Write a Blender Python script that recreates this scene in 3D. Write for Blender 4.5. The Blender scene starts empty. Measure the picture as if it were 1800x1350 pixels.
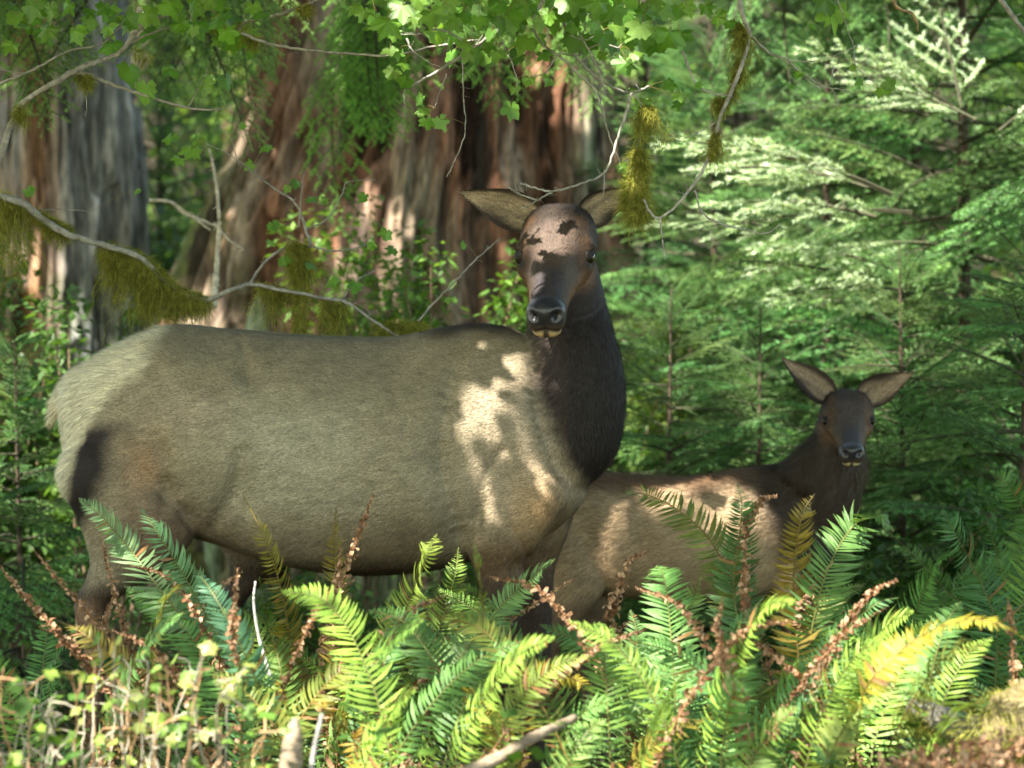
import bpy, math, random
import numpy as np
from mathutils import Vector
rng = np.random.default_rng(7)
random.seed(7)
sc = bpy.context.scene
# ------------------------------------------------------------------ camera, sky, sun, exposure
CAMZ, SC, D0 = 1.25, 570.0, 8.0           # lens height, photo pixels per metre at 8 m
cam_d = bpy.data.cameras.new("camera"); cam = bpy.data.objects.new("camera", cam_d)
sc.collection.objects.link(cam); sc.camera = cam
cam.location = (0, -D0, CAMZ); cam.rotation_euler = (math.radians(90), 0, 0)
cam_d.sensor_width = 36; cam_d.lens = 36 * D0 / (1800 / SC)
cam_d.clip_start = 0.1; cam_d.clip_end = 500
cam_d.dof.use_dof = True; cam_d.dof.focus_distance = 7.65; cam_d.dof.aperture_fstop = 2.7
SUN_EL, SUN_AZ = math.radians(50), math.radians(217)   # azimuth clockwise from +Y
S = np.array([math.sin(SUN_AZ) * math.cos(SUN_EL), math.cos(SUN_AZ) * math.cos(SUN_EL), math.sin(SUN_EL)])
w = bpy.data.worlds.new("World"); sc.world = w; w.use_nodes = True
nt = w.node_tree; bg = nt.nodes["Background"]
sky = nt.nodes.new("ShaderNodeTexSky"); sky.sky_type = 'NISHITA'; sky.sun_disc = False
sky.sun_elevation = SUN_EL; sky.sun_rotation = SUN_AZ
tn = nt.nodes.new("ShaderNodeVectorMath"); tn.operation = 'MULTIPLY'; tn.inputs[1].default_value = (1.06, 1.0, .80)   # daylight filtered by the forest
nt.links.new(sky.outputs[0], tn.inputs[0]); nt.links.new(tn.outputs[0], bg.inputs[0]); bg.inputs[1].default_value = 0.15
sl = bpy.data.lights.new("sun", 'SUN'); sl.energy = 4.6; sl.angle = math.radians(0.5); sl.color = (1, 0.94, 0.84)
so = bpy.data.objects.new("sun", sl); sc.collection.objects.link(so)
so.rotation_euler = Vector(S).to_track_quat('Z', 'Y').to_euler(); so.location = (-4, -6, 9)
sc.view_settings.view_transform = 'Standard'; sc.view_settings.look = 'None'
sc.view_settings.exposure = 2.4; sc.view_settings.gamma = 1
sc.cycles.use_denoising = True; sc.cycles.max_bounces = 6; sc.cycles.diffuse_bounces = 3
sc.cycles.transparent_max_bounces = 4; sc.cycles.sample_clamp_indirect = 6

# ------------------------------------------------------------------ helpers
def P(px, py, d):
    return np.array([(px - 900) / SC * d / D0, d - D0, CAMZ - (py - 675) / SC * d / D0])
def nrm(v): 
    v = np.asarray(v, float); return v / (np.linalg.norm(v, axis=-1, keepdims=True) + 1e-12)
def sst(x, a, b):
    t = np.clip((np.asarray(x, float) - a) / (b - a), 0, 1); return t * t * (3 - 2 * t)
_tab = np.random.default_rng(3).random(4096)
def vnoise(p):
    p = np.asarray(p, float); i = np.floor(p).astype(np.int64); f = p - i; f = f * f * (3 - 2 * f)
    def h(dx, dy, dz):
        k = (i[..., 0] + dx) * 73856093 ^ (i[..., 1] + dy) * 19349663 ^ (i[..., 2] + dz) * 83492791
        return _tab[(k ^ (k >> 13)) & 4095]
    x, y, z = f[..., 0], f[..., 1], f[..., 2]
    c = [[h(0, a, b) * (1 - x) + h(1, a, b) * x for a in (0, 1)] for b in (0, 1)]
    return (c[0][0] * (1 - y) + c[0][1] * y) * (1 - z) + (c[1][0] * (1 - y) + c[1][1] * y) * z
def fbm(p, o=4):
    s = 0; a = .5; p = np.asarray(p, float)
    for k in range(o): s = s + a * vnoise(p + k * 17.3); p = p * 2.03; a *= .5
    return s / (1 - .5 ** o)
def setm(o, label=None, cat=None, group=None, kind=None):
    if label: o['label'] = label
    if cat: o['category'] = cat
    if group: o['group'] = group
    if kind: o['kind'] = kind
    return o
def link(o, parent=None):
    sc.collection.objects.link(o)
    if parent is not None: o.parent = parent
    return o
def empty(name, loc, label, cat, group=None):
    o = bpy.data.objects.new(name, None); o.empty_display_size = .1; o.location = tuple(loc)
    link(o); return setm(o, label, cat, group)
class MB:
    """collects triangles; V (n,3) F (m,3) C (n,3)"""
    def __init__(s): s.v = []; s.f = []; s.c = []; s.n = 0
    def add(s, v, f, c):
        v = np.asarray(v, float).reshape(-1, 3); f = np.asarray(f, np.int64).reshape(-1, 3)
        c = np.asarray(c, float)
        if c.ndim == 1: c = np.tile(c, (len(v), 1))
        s.v.append(v); s.f.append(f + s.n); s.c.append(c); s.n += len(v)
    def arr(s): return np.concatenate(s.v), np.concatenate(s.f), np.concatenate(s.c)
    def mesh(s, name, mat, origin=(0, 0, 0), smooth=False, normals=None, gloss=None):
        v, f, c = s.arr(); v = v - np.asarray(origin)
        return mesh_np(name, v, f, c, mat, smooth, normals, gloss)
    def build(s, name, mat, parent=None, origin=None, **k):
        if origin is None: origin = np.array(parent.location) if parent is not None else np.zeros(3)
        o = bpy.data.objects.new(name, s.mesh(name, mat, origin, **k)); link(o, parent)
        if parent is None: o.location = tuple(origin)
        return o
def mesh_np(name, v, f, c, mat, smooth=False, normals=None, gloss=None):
    me = bpy.data.meshes.new(name); m = len(f)
    me.vertices.add(len(v)); me.vertices.foreach_set("co", v.astype(np.float32).ravel())
    me.loops.add(3 * m); me.loops.foreach_set("vertex_index", f.astype(np.int32).ravel())
    me.polygons.add(m); me.polygons.foreach_set("loop_start", np.arange(0, 3 * m, 3, dtype=np.int32))
    me.update(calc_edges=True)
    me.polygons.foreach_set("use_smooth", np.full(m, smooth, dtype=bool))
    a = me.color_attributes.new("col", 'FLOAT_COLOR', 'POINT')
    cc = np.ones((len(v), 4), np.float32); cc[:, :3] = np.clip(c, 0, 1); a.data.foreach_set("color", cc.ravel())
    if gloss is not None:
        g = me.attributes.new("gloss", 'FLOAT', 'POINT'); g.data.foreach_set("value", gloss.astype(np.float32))
    me.materials.append(mat)
    if normals is not None: me.normals_split_custom_set_from_vertices(normals.astype(np.float32).tolist())
    return me

# ------------------------------------------------------------------ materials
def mat_base(name):
    m = bpy.data.materials.new(name); m.use_nodes = True; n = m.node_tree; b = n.nodes["Principled BSDF"]
    return m, n, b
def mat_col(name, rough=.7, var=.35, scale=30, spec=.3, transl=0, bump=0, stretch=(1, 1, 1), sheen=0):
    m, n, b = mat_base(name); L = n.links.new
    at = n.nodes.new("ShaderNodeAttribute"); at.attribute_name = "col"
    tc = n.nodes.new("ShaderNodeTexCoord"); mp = n.nodes.new("ShaderNodeMapping"); mp.inputs['Scale'].default_value = stretch
    no = n.nodes.new("ShaderNodeTexNoise"); no.inputs['Scale'].default_value = scale; no.inputs['Detail'].default_value = 5
    L(tc.outputs['Object'], mp.inputs[0]); L(mp.outputs[0], no.inputs['Vector'])
    mr = n.nodes.new("ShaderNodeMapRange"); mr.inputs[1].default_value = .3; mr.inputs[2].default_value = .7
    mr.inputs[3].default_value = 1 - var; mr.inputs[4].default_value = 1 + var
    L(no.outputs['Fac'], mr.inputs[0])
    mx = n.nodes.new("ShaderNodeVectorMath"); mx.operation = 'SCALE'
    L(at.outputs['Color'], mx.inputs[0]); L(mr.outputs[0], mx.inputs['Scale'])
    L(mx.outputs[0], b.inputs['Base Color'])
    b.inputs['Roughness'].default_value = rough; b.inputs['Specular IOR Level'].default_value = spec
    if sheen: b.inputs['Sheen Weight'].default_value = sheen
    if bump:
        bp = n.nodes.new("ShaderNodeBump"); bp.inputs['Strength'].default_value = bump; bp.inputs['Distance'].default_value = .01
        L(no.outputs['Fac'], bp.inputs['Height']); L(bp.outputs[0], b.inputs['Normal'])
    if transl:
        t = n.nodes.new("ShaderNodeBsdfTranslucent"); ms = n.nodes.new("ShaderNodeMixShader")
        tm = n.nodes.new("ShaderNodeVectorMath"); tm.operation = 'MULTIPLY'; tm.inputs[1].default_value = (1.25, 1.2, .5)
        L(mx.outputs[0], tm.inputs[0]); L(tm.outputs[0], t.inputs[0])
        ms.inputs[0].default_value = transl
        L(b.outputs[0], ms.inputs[1]); L(t.outputs[0], ms.inputs[2]); L(ms.outputs[0], n.nodes['Material Output'].inputs[0])
    return m
M_leaf = mat_col("maple leaf", .45, .2, 25, .5, .45)
M_frond = mat_col("fern frond", .5, .2, 40, .28, .3)
M_dead = mat_col("dead frond", .8, .4, 60, .2, .2)
M_needle = mat_col("spruce needles", .45, .3, 3, .35, .34)
M_bg = mat_col("understory leaves", .5, .3, 2, .4, .4)
M_moss = mat_col("hanging moss", .9, .35, 50, .1, .25)
M_twig = mat_col("twig bark", .8, .35, 60, .2, 0, .3)
M_bark = mat_col("furrowed bark", .9, .6, 5, .1, 0, 1.0, (7, 7, 1.5))
M_ground = mat_col("forest floor", .95, .5, 9, .1, 0, .8)
M_wood = mat_col("weathered wood", .8, .4, 30, .2, 0, .5, (1, 1, 4))
M_fur = mat_col("elk fur", .62, .18, 160, .25, 0, 0, (1, 1, 1), 0)
M_skin, _n, _b = mat_base("elk hide"); 
_a = _n.nodes.new("ShaderNodeAttribute"); _a.attribute_name = "col"; _n.links.new(_a.outputs['Color'], _b.inputs['Base Color'])
_g = _n.nodes.new("ShaderNodeAttribute"); _g.attribute_name = "gloss"; _r = _n.nodes.new("ShaderNodeMapRange")
_r.inputs[3].default_value = .8; _r.inputs[4].default_value = .28
_n.links.new(_g.outputs['Fac'], _r.inputs[0]); _n.links.new(_r.outputs[0], _b.inputs['Roughness'])
_no = _n.nodes.new("ShaderNodeTexNoise"); _no.inputs['Scale'].default_value = 260; _bp = _n.nodes.new("ShaderNodeBump")
_bp.inputs['Strength'].default_value = .35; _bp.inputs['Distance'].default_value = .003
_tc = _n.nodes.new("ShaderNodeTexCoord"); _n.links.new(_tc.outputs['Object'], _no.inputs['Vector'])
_n.links.new(_no.outputs['Fac'], _bp.inputs['Height']); _n.links.new(_bp.outputs[0], _b.inputs['Normal'])
M_eye, _n, _b = mat_base("wet eye"); _b.inputs['Base Color'].default_value = (.012, .007, .004, 1); _b.inputs['Roughness'].default_value = .12
_b.inputs['Coat Weight'].default_value = .6

# ------------------------------------------------------------------ tubes, ribbons
def catmull(p, n):
    p = np.asarray(p, float); k = len(p)
    if k == 2: 
        t = np.linspace(0, 1, n)[:, None]; return p[0] * (1 - t) + p[1] * t
    q = np.vstack([2 * p[0] - p[1], p, 2 * p[-1] - p[-2]])
    t = np.linspace(0, k - 1 - 1e-9, n); i = t.astype(int); f = (t - i)[:, None]
    a, b, c, d = q[i], q[i + 1], q[i + 2], q[i + 3]
    return .5 * ((2 * b) + (-a + c) * f + (2 * a - 5 * b + 4 * c - d) * f ** 2 + (-a + 3 * b - 3 * c + d) * f ** 3)
def frames(pts, up=(0, 0, 1)):
    t = nrm(np.gradient(pts, axis=0)); up = np.asarray(up, float)
    s = np.cross(t, up); bad = np.linalg.norm(s, axis=1) < .05
    s[bad] = np.cross(t[bad], np.array([0.3, 1, 0.1])); s = nrm(s); u = np.cross(s, t)
    return t, s, u
def grid_faces(a, b, wrap):
    i, j = np.meshgrid(np.arange(a - 1), np.arange(b if wrap else b - 1), indexing='ij')
    p = i * b + j; q = i * b + (j + 1) % b; r = (i + 1) * b + (j + 1) % b; s_ = (i + 1) * b + j
    return np.concatenate([np.stack([p, q, r], -1).reshape(-1, 3), np.stack([p, r, s_], -1).reshape(-1, 3)])
def tube(mb, pts, r, c, sides=5, up=(0, 0, 1), jit=0):
    pts = np.asarray(pts, float); n = len(pts); t, s, u = frames(pts, up)
    r = np.interp(np.linspace(0, 1, n), np.linspace(0, 1, len(np.atleast_1d(r))), np.atleast_1d(r))
    th = np.linspace(0, 2 * np.pi, sides, endpoint=False)
    rr = r[:, None] * (1 + jit * (rng.random((n, sides)) - .5))
    v = pts[:, None] + rr[..., None] * (np.cos(th)[None, :, None] * s[:, None] + np.sin(th)[None, :, None] * u[:, None])
    v = np.concatenate([v.reshape(-1, 3), pts[:1], pts[-1:]])
    f = grid_faces(n, sides, True); k = n * sides; j = np.arange(sides); j2 = (j + 1) % sides
    f = np.concatenate([f, np.stack([np.full(sides, k), j2, j], -1), np.stack([np.full(sides, k + 1), (n - 1) * sides + j, (n - 1) * sides + j2], -1)])
    c = np.asarray(c, float)
    if c.ndim == 2 and len(c) == n: c = np.concatenate([np.repeat(c, sides, 0), c[:1], c[-1:]])
    mb.add(v, f, c)
def blades(mb, base, tip, width, side, col, bend=None, nseg=1):
    """many narrow leaves at once: base,tip,side (n,3); width (n,)"""
    base = np.asarray(base); n = len(base); tip = np.asarray(tip); width = np.asarray(width).reshape(-1, 1)
    if nseg == 1:
        v = np.stack([base - side * width / 2, base + side * width / 2, tip], 1).reshape(-1, 3)
        f = np.arange(3 * n).reshape(-1, 3); k = 3
    else:
        ts = np.linspace(0, 1, nseg + 1); rows = []
        for t in ts[:-1]:
            p = base * (1 - t) + tip * t + (0 if bend is None else bend * (t * t))
            ww = width * (.55 + .9 * t if t < .5 else 1.0 * (1.9 - 1.8 * t) ) if nseg > 2 else width
            rows += [p - side * ww / 2, p + side * ww / 2]
        rows.append(tip + (0 if bend is None else bend))
        v = np.stack(rows, 1); k = v.shape[1]; v = v.reshape(-1, 3)
        f = []
        for q in range(nseg - 1): f += [[2 * q, 2 * q + 1, 2 * q + 3], [2 * q, 2 * q + 3, 2 * q + 2]]
        f.append([2 * nseg - 2, 2 * nseg - 1, 2 * nseg]); f = np.array(f)
        f = (f[None] + (np.arange(n) * k)[:, None, None]).reshape(-1, 3)
    c = np.repeat(np.broadcast_to(col, (n, 3)), k, 0)
    mb.add(v, f, c)
def rdir(n):
    v = rng.normal(size=(n, 3)); return nrm(v)

# ------------------------------------------------------------------ ground
def gz(x, y):
    x = np.asarray(x, float); y = np.asarray(y, float)
    z = .30 * np.exp(-((y + 2.6) / 1.1) ** 2) + .10 * np.exp(-((x - 1.1) / .5) ** 2 - ((y + 2.2) / .6) ** 2)
    z = z + 8.5 * sst(y, 9, 34) + .06 * (fbm(np.stack([x * .9, y * .9, x * 0], -1), 3) - .5)
    return z - .02
gx = np.concatenate([np.linspace(-120, -9, 30), np.linspace(-8.8, 8.8, 150), np.linspace(9, 120, 30)])
gy = np.concatenate([np.linspace(-60, -8.2, 16), np.linspace(-8, 12, 170), np.linspace(12.3, 140, 60)])
X, Y = np.meshgrid(gx, gy, indexing='ij'); Z = gz(X, Y)
V = np.stack([X, Y, Z], -1).reshape(-1, 3)
nn = fbm(V * 2.1, 4)[:, None]; n2 = fbm(V * .5 + 9, 3)[:, None]
C = np.array([.075, .05, .03]) * (1 - sst(nn, .45, .6)) + np.array([.05, .085, .02]) * sst(nn, .45, .6)
C = C * (.7 + .6 * n2) * (1 + .0 * V[:, 1:2])
mb = MB(); mb.add(V, grid_faces(len(gx), len(gy), False), C)
o = mb.build("ground", M_ground, smooth=True); setm(o, "brown and mossy forest floor rising behind the elk", "ground", kind="structure")
# ------------------------------------------------------------------ elk
rng = np.random.default_rng(101)
def ring_loft(mb, rings, kind, n=48, seg=5):
    """rings sliced across x ('x'), across z ('z') ; row: c1,c2,c3,ha,hb1,hb2,narrow_top,narrow_bottom"""
    R = catmull(np.array(rings, float), (len(rings) - 1) * seg + 1)
    th = np.linspace(0, 2 * np.pi, n, endpoint=False); c, s = np.cos(th), np.sin(th)
    e = 2 / 2.25; cc = np.sign(c) * abs(c) ** e; ss = np.sign(s) * abs(s) ** e
    R[:, 3:6] = np.maximum(R[:, 3:6], .004)
    a = R[:, 3:4] * cc * (1 - R[:, 6:7] * np.clip(s, 0, 1) ** 1.5) * (1 - R[:, 7:8] * np.clip(-s, 0, 1) ** 1.5)
    b = np.where(ss > 0, R[:, 4:5], R[:, 5:6]) * ss
    o = R[:, None, :3]
    if kind == 'x': v = o + a[..., None] * np.array([0, 1, 0.]) + b[..., None] * np.array([0, 0, 1.])
    else: v = o + a[..., None] * np.array([1, 0, 0.]) + b[..., None] * np.array([0, 1, 0.])
    k = len(R); V = np.concatenate([v.reshape(-1, 3), v[0].mean(0)[None], v[-1].mean(0)[None]])
    j = np.arange(n); j2 = (j + 1) % n
    F = np.concatenate([grid_faces(k, n, True), np.stack([np.full(n, k * n), j2, j], -1),
                        np.stack([np.full(n, k * n + 1), (k - 1) * n + j, (k - 1) * n + j2], -1)])
    mb.add(V, F, np.zeros(3))
def frame_rings(mb, O, u, vv, ww, rows, n=40, seg=5):
    """rows: t, off_v, hv, top, bot, narrow_top, narrow_bottom along axis u"""
    R = catmull(np.array(rows, float), (len(rows) - 1) * seg + 1); R[:, 2] = np.maximum(R[:, 2], .004)
    th = np.linspace(0, 2 * np.pi, n, endpoint=False); c, s = np.cos(th), np.sin(th)
    e = 2 / 2.7; cc = np.sign(c) * abs(c) ** e; ss = np.sign(s) * abs(s) ** e
    mid = (R[:, 3] + R[:, 4]) / 2; hh = np.maximum((R[:, 3] - R[:, 4]) / 2, .004)
    a = R[:, 1:2] + R[:, 2:3] * cc * (1 - R[:, 5:6] * np.clip(ss, 0, 1) ** 1.3) * (1 - R[:, 6:7] * np.clip(-ss, 0, 1) ** 1.3)
    b = mid[:, None] + hh[:, None] * ss
    v = O + R[:, 0][:, None, None] * u + a[..., None] * vv + b[..., None] * ww
    k = len(R); V = np.concatenate([v.reshape(-1, 3), v[0].mean(0)[None], v[-1].mean(0)[None]])
    j = np.arange(n); j2 = (j + 1) % n
    F = np.concatenate([grid_faces(k, n, True), np.stack([np.full(n, k * n), j2, j], -1),
                        np.stack([np.full(n, k * n + 1), (k - 1) * n + j, (k - 1) * n + j2], -1)])
    mb.add(V, F, np.zeros(3))
HEAD = [(-.035, 0, .055, .035, -.07, 0, 0), (.0, 0, .090, .062, -.10, .05, .2), (.05, 0, .104, .076, -.125, .08, .25),
        (.10, 0, .104, .074, -.135, .10, .30), (.145, 0, .106, .064, -.138, .12, .38), (.19, 0, .093, .052, -.134, .16, .40),
        (.24, 0, .075, .036, -.122, .22, .35), (.30, 0, .060, .022, -.114, .22, .3), (.355, 0, .052, .010, -.110, .2, .22),
        (.40, 0, .052, .004, -.112, .2, .2), (.435, 0, .051, -.003, -.116, .15, .2), (.455, 0, .043, -.014, -.10, .1, .2), (.462, 0, .024, -.03, -.08, .1, .2)]
def gauss(p, c, r): return np.exp(-((p - c) ** 2).sum(-1) / (r * r))
def make_elk(name, sp):
    mb = MB(); d = sp['d']; yc = d - D0; k = SC * D0 / d
    X = lambda px: (px - 900) / k
    Zp = lambda py: CAMZ - (py - 675) / k
    ring_loft(mb, [(X(x), yc + sp.get('sway', 0) * X(x), (Zp(t) + Zp(b)) / 2, hw, (Zp(t) - Zp(b)) / 2, (Zp(t) - Zp(b)) / 2, nt_, .12) for x, t, b, hw, nt_ in sp['torso']], 'x')
    ring_loft(mb, [(X(cx), yc + y, Zp(py), hx, hy, hy, 0, 0) for py, cx, hx, y, hy in sp['neck']], 'z', 40)
    for leg in sp['legs']:
        ring_loft(mb, [(X(cx), yc + y, Zp(py), hx, hy, hy, 0, 0) for py, cx, hx, y, hy in leg], 'z', 28)
    hs = sp['hs']; u = nrm(sp['u']); vv = nrm(np.cross(u, [0, 0, 1.])); ww = np.cross(vv, u)
    if ww[2] < 0: ww = -ww
    # roll of the head
    if sp.get('roll'): 
        cr, sr = math.cos(sp['roll']), math.sin(sp['roll']); vv, ww = vv * cr + ww * sr, ww * cr - vv * sr
    O = np.array([X(sp['poll'][0]), yc + sp['poll'][2], Zp(sp['poll'][1])])
    frame_rings(mb, O, u, vv, ww, [(a * hs, b * hs, c * hs * sp.get('hwid', 1), t * hs, bt * hs, n1, n2) for a, b, c, t, bt, n1, n2 in HEAD])
    v, f, _ = mb.arr()
    me = mesh_np("tmp", v, f, np.zeros((len(v), 3)), M_skin); o = bpy.data.objects.new("tmp", me); sc.collection.objects.link(o)
    md = o.modifiers.new("r", 'REMESH'); md.mode = 'VOXEL'; md.voxel_size = sp['vox']
    dg = bpy.context.evaluated_depsgraph_get(); m2 = bpy.data.meshes.new_from_object(o.evaluated_get(dg))
    bpy.data.objects.remove(o)
    v = np.empty(len(m2.vertices) * 3); m2.vertices.foreach_get("co", v); v = v.reshape(-1, 3)
    ne = len(m2.edges); e = np.empty(ne * 2, np.int32); m2.edges.foreach_get("vertices", e); e = e.reshape(-1, 2)
    m2.calc_loop_triangles(); nt3 = len(m2.loop_triangles); f = np.empty(nt3 * 3, np.int32); m2.loop_triangles.foreach_get("vertices", f); f = f.reshape(-1, 3)
    N = len(v); deg = np.bincount(e.ravel(), minlength=N)[:, None]
    def avg(a):
        r = np.empty_like(a)
        for q in range(a.shape[1]): r[:, q] = np.bincount(e[:, 0], a[e[:, 1], q], N) + np.bincount(e[:, 1], a[e[:, 0], q], N)
        return r / deg
    def loc(v): q = v - O; return np.stack([q @ u, q @ vv, q @ ww], -1) / hs
    def headw(l): return sst(l[:, 0], -.03, .04) * sst(-np.abs(l[:, 1]), -.15, -.125) * sst(l[:, 2], -.17, -.135) * (l[:, 0] < .5)
    hw_ = headw(loc(v))[:, None]
    for it in range(sp['smooth']):
        v = v + (avg(v) - v) * (.6 * (1 - hw_ * (1 if it > 2 else .2)))
    def normals(v):
        fn = np.cross(v[f[:, 1]] - v[f[:, 0]], v[f[:, 2]] - v[f[:, 0]]); n = np.zeros_like(v)
        for q in range(3):
            for z in range(3): n[:, z] += np.bincount(f[:, q], fn[:, z], N)
        return nrm(n)
    n = normals(v)
    # muscle relief
    for (px, py, r, dep, side) in sp['bumps']:
        q = np.array([X(px), Zp(py)]); g = np.exp(-(((v[:, [0, 2]] - q) ** 2).sum(1)) / (r * r)) * (side * (v[:, 1] - yc) > -.02)
        v = v + n * (g * dep * (1 - hw_[:, 0]))[:, None]
    for path, wd_, dep in sp.get('creases', ()):
        pp = catmull([(X(a), Zp(b)) for a, b in path], 14); dm = np.full(N, 9.)
        for q in pp: dm = np.minimum(dm, ((v[:, [0, 2]] - q) ** 2).sum(1))
        g = np.exp(-dm / (wd_ * wd_)) * ((v[:, 1] - yc) < .02); v = v + n * (g * dep * (1 - hw_[:, 0]))[:, None]
    # head relief in head space
    l = loc(v); H = headw(l)
    al = np.stack([l[:, 0], np.abs(l[:, 1]), l[:, 2]], -1)
    dv = np.zeros(N)
    dv += -.012 * gauss(al, [.170, .108, -.020], .016)         # socket
    dv += .013 * gauss(al, [.150, .100, .004], .018)           # brow
    dv += .006 * gauss(al, [.200, .092, -.037], .020)
    dv += -.009 * gauss(al, [.225, .075, -.005], .022)          # tear duct hollow
    dv += .006 * gauss(al, [.19, .085, -.05], .035)           # cheek
    dv += .007 * np.exp(-((al[:, 0] - .43) / .022) ** 2 - ((al[:, 1] - .043) / .016) ** 2 - ((al[:, 2] + .030) / .02) ** 2)  # nostril wing
    dv += -.022 * gauss(al, [.456, .031, -.036], .0115)
    dv += -.014 * gauss(al, [.452, .041, -.028], .010)
    dv += -.006 * np.exp(-((al[:, 0] - .46) / .02) ** 2 - (al[:, 1] / .006) ** 2 - ((al[:, 2] + .062) / .016) ** 2)
    mouth = -.076 - .012 * sst(al[:, 1], .0, .045) - .010 * sst(.46 - l[:, 0], 0, .12)
    ml = np.exp(-((l[:, 2] - mouth) / .0055) ** 2) * sst(l[:, 0], .33, .38) * H
    dv += -.007 * ml
    v = v + n * (dv * H * hs)[:, None]
    for it in range(1): v = v + (avg(v) - v) * .35
    n = normals(v)
    # ---- colour, hair length, hair direction
    px = 900 + v[:, 0] * k; py = 675 + (CAMZ - v[:, 2]) * k
    nz = fbm(v * 9, 3) - .5; px = px + nz * 34; py = py + nz * 26
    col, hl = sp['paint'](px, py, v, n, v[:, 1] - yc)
    fl = np.tile(np.array([-1., 0, -.25]), (N, 1))
    inneck = sst(px, sp['nx'][0], sp['nx'][1]) * sst(-py, -sp['ny'], -sp['ny'] + 40)
    low = sst(py, sp['ly'], sp['ly'] + 90)
    fl = fl * (1 - inneck[:, None]) + np.array([-.25, 0, -1.]) * inneck[:, None]
    fl = fl * (1 - low[:, None]) + np.array([-.15, 0, -1.]) * low[:, None]
    rum = sst(-px, -sp['rx'] - 60, -sp['rx'] + 40)[:, None] * (1 - low[:, None]); fl = fl * (1 - rum) + np.array([-.7, 0, -.6]) * rum
    l = loc(v); H = headw(l); al = np.stack([l[:, 0], np.abs(l[:, 1]), l[:, 2]], -1)
    cn = fbm(v * 30, 3); a_ = al[:, 1]
    crease_shade = np.exp(-((a_ - .030 - .25 * (al[:, 0] - .12)) / .0035) ** 2) * sst(al[:, 0], .10, .125) * (1 - sst(al[:, 0], .20, .23)) * (l[:, 2] > 0)  # dark bone crease painted as shade, no relief under it
    T = lambda x: np.array(x, float)[None]
    hc = T(sp['h_top']) * np.ones((N, 1))
    def mixc(c, a, x): a = np.clip(a, 0, 1)[:, None]; return c * (1 - a) + T(x) * a
    hc = mixc(hc, sst(l[:, 0], .07, .13) * (1 - sst(l[:, 0], .26, .33)) * (1 - sst(a_, .045, .08)) * (.6 + .6 * cn), sp['h_fore'])
    hc = mixc(hc, sst(l[:, 0], .24, .33) * (1 - sst(a_, .03, .055)), sp['h_bridge'])
    hc = mixc(hc, sst(a_, .066, .09) * sst(l[:, 0], .12, .20) * (1 - sst(l[:, 0], .34, .41)), sp['h_side'])
    hc = mixc(hc, sst(-l[:, 2], .015, .06) * (1 - sst(-l[:, 2], .085, .12)) * sst(a_, .03, .06) * sst(l[:, 0], .06, .14) * (1 - sst(l[:, 0], .34, .41)), sp['h_side'])
    
    hc = mixc(hc, gauss(al, [.172, .104, -.020], .034) * 1.25, (.018, .012, .009)); hc = mixc(hc, gauss(al, [.200, .088, -.022], .020), (.018, .012, .009))
    hc = mixc(hc, gauss(al, [.130, .092, .028], .014) * .7, sp['h_side'])
    hc = mixc(hc, gauss(al, [.205, .072, .012], .018) * .7, (.05, .028, .018))
    hc = mixc(hc, (1 - sst(l[:, 0] + .05 * (cn - .5), .085, .150)) * .88, (.028, .020, .014)); hc = mixc(hc, crease_shade * .6, (.05, .03, .022))
    hc = mixc(hc, gauss(al, [.085, .080, .045], .026) * .8, sp['h_side'])
    hc = mixc(hc, gauss(al, [.02, .095, .03], .045), (.018, .012, .009))
    hc = mixc(hc, sst(-l[:, 2], .080, .125) * (1 - sst(l[:, 0], .33, .37)), sp['h_neck'])
    nose = sst(l[:, 0], .395, .42) * sst(l[:, 2], -.066, -.058); hc = mixc(hc, nose, (.020, .019, .022))
    hc = mixc(hc, sst(l[:, 0], .37, .41) * (1 - sst(l[:, 2], -.068, -.058)), (.045, .028, .018))
    lip = sst(l[:, 0], .375, .41) * np.exp(-((l[:, 2] - (mouth - .018)) / .013) ** 2) * sst(a_, .004, .012)
    hc = mixc(hc, lip * 1.1, sp['h_lip'])
    hc = mixc(hc, ml, (.01, .007, .006))
    hc = mixc(hc, gauss(al, [.456, .034, -.034], .013) * 1.2, (.003, .003, .003))
    Hc = H[:, None]; col = col * (1 - Hc) + hc * Hc
    hlen = sp['hl_face'] * (1 - sst(l[:, 0], .1, .35) * .5); hlen = hlen * (1 - nose) + .0001 * nose
    hl = hl * (1 - H) + hlen * H
    hl = np.where((gauss(al, [.172, .104, -.018], .020) > .45) & (H > .5), 0, hl)
    fl = fl * (1 - Hc) + (-u + .25 * ww) * Hc
    gl = nose * H
    col = col * (.8 + .4 * fbm(v * 22 + 5, 3))[:, None]
    # ---- ears
    EV = [(v, f, col, hl, fl, n, gl)]; base_n = N
    for ear in sp['ears']:
        B = O + hs * (ear['b'][0] * u + ear['b'][1] * vv + ear['b'][2] * ww)
        Tp = np.array([X(ear['tip'][0]), B[1] + ear['dy'], Zp(ear['tip'][1])])
        ax = Tp - B; Ln = np.linalg.norm(ax); ax = ax / Ln; face = nrm(np.array(ear['face'], float)); face = nrm(face - ax * (face @ ax)); sd = np.cross(ax, face)
        ns, ntt = 30, 17; s_ = np.linspace(0, 1, ns)[:, None]; t_ = np.linspace(-1, 1, ntt)[None]
        wd = ear['w'] * (np.sin(np.pi * np.clip(s_, 0, 1) ** .92) ** .85 * (1 - .25 * s_) + .45 * (1 - s_) ** 2.5)
        cup = ear.get('cup', .8) * (1 - .5 * s_)
        ang = t_ * cup * 1.25
        lat = np.sin(ang) / max(np.sin(1.0), .1) * wd; dep = -(np.cos(ang) - .55) * wd * .9
        ctr = B + ax * (s_ * Ln)[..., None] + face * (.012 * np.sin(np.pi * s_))[..., None]
        skew = ear.get('skew', 0) * np.sin(np.pi * s_) * ear['w']
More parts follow.
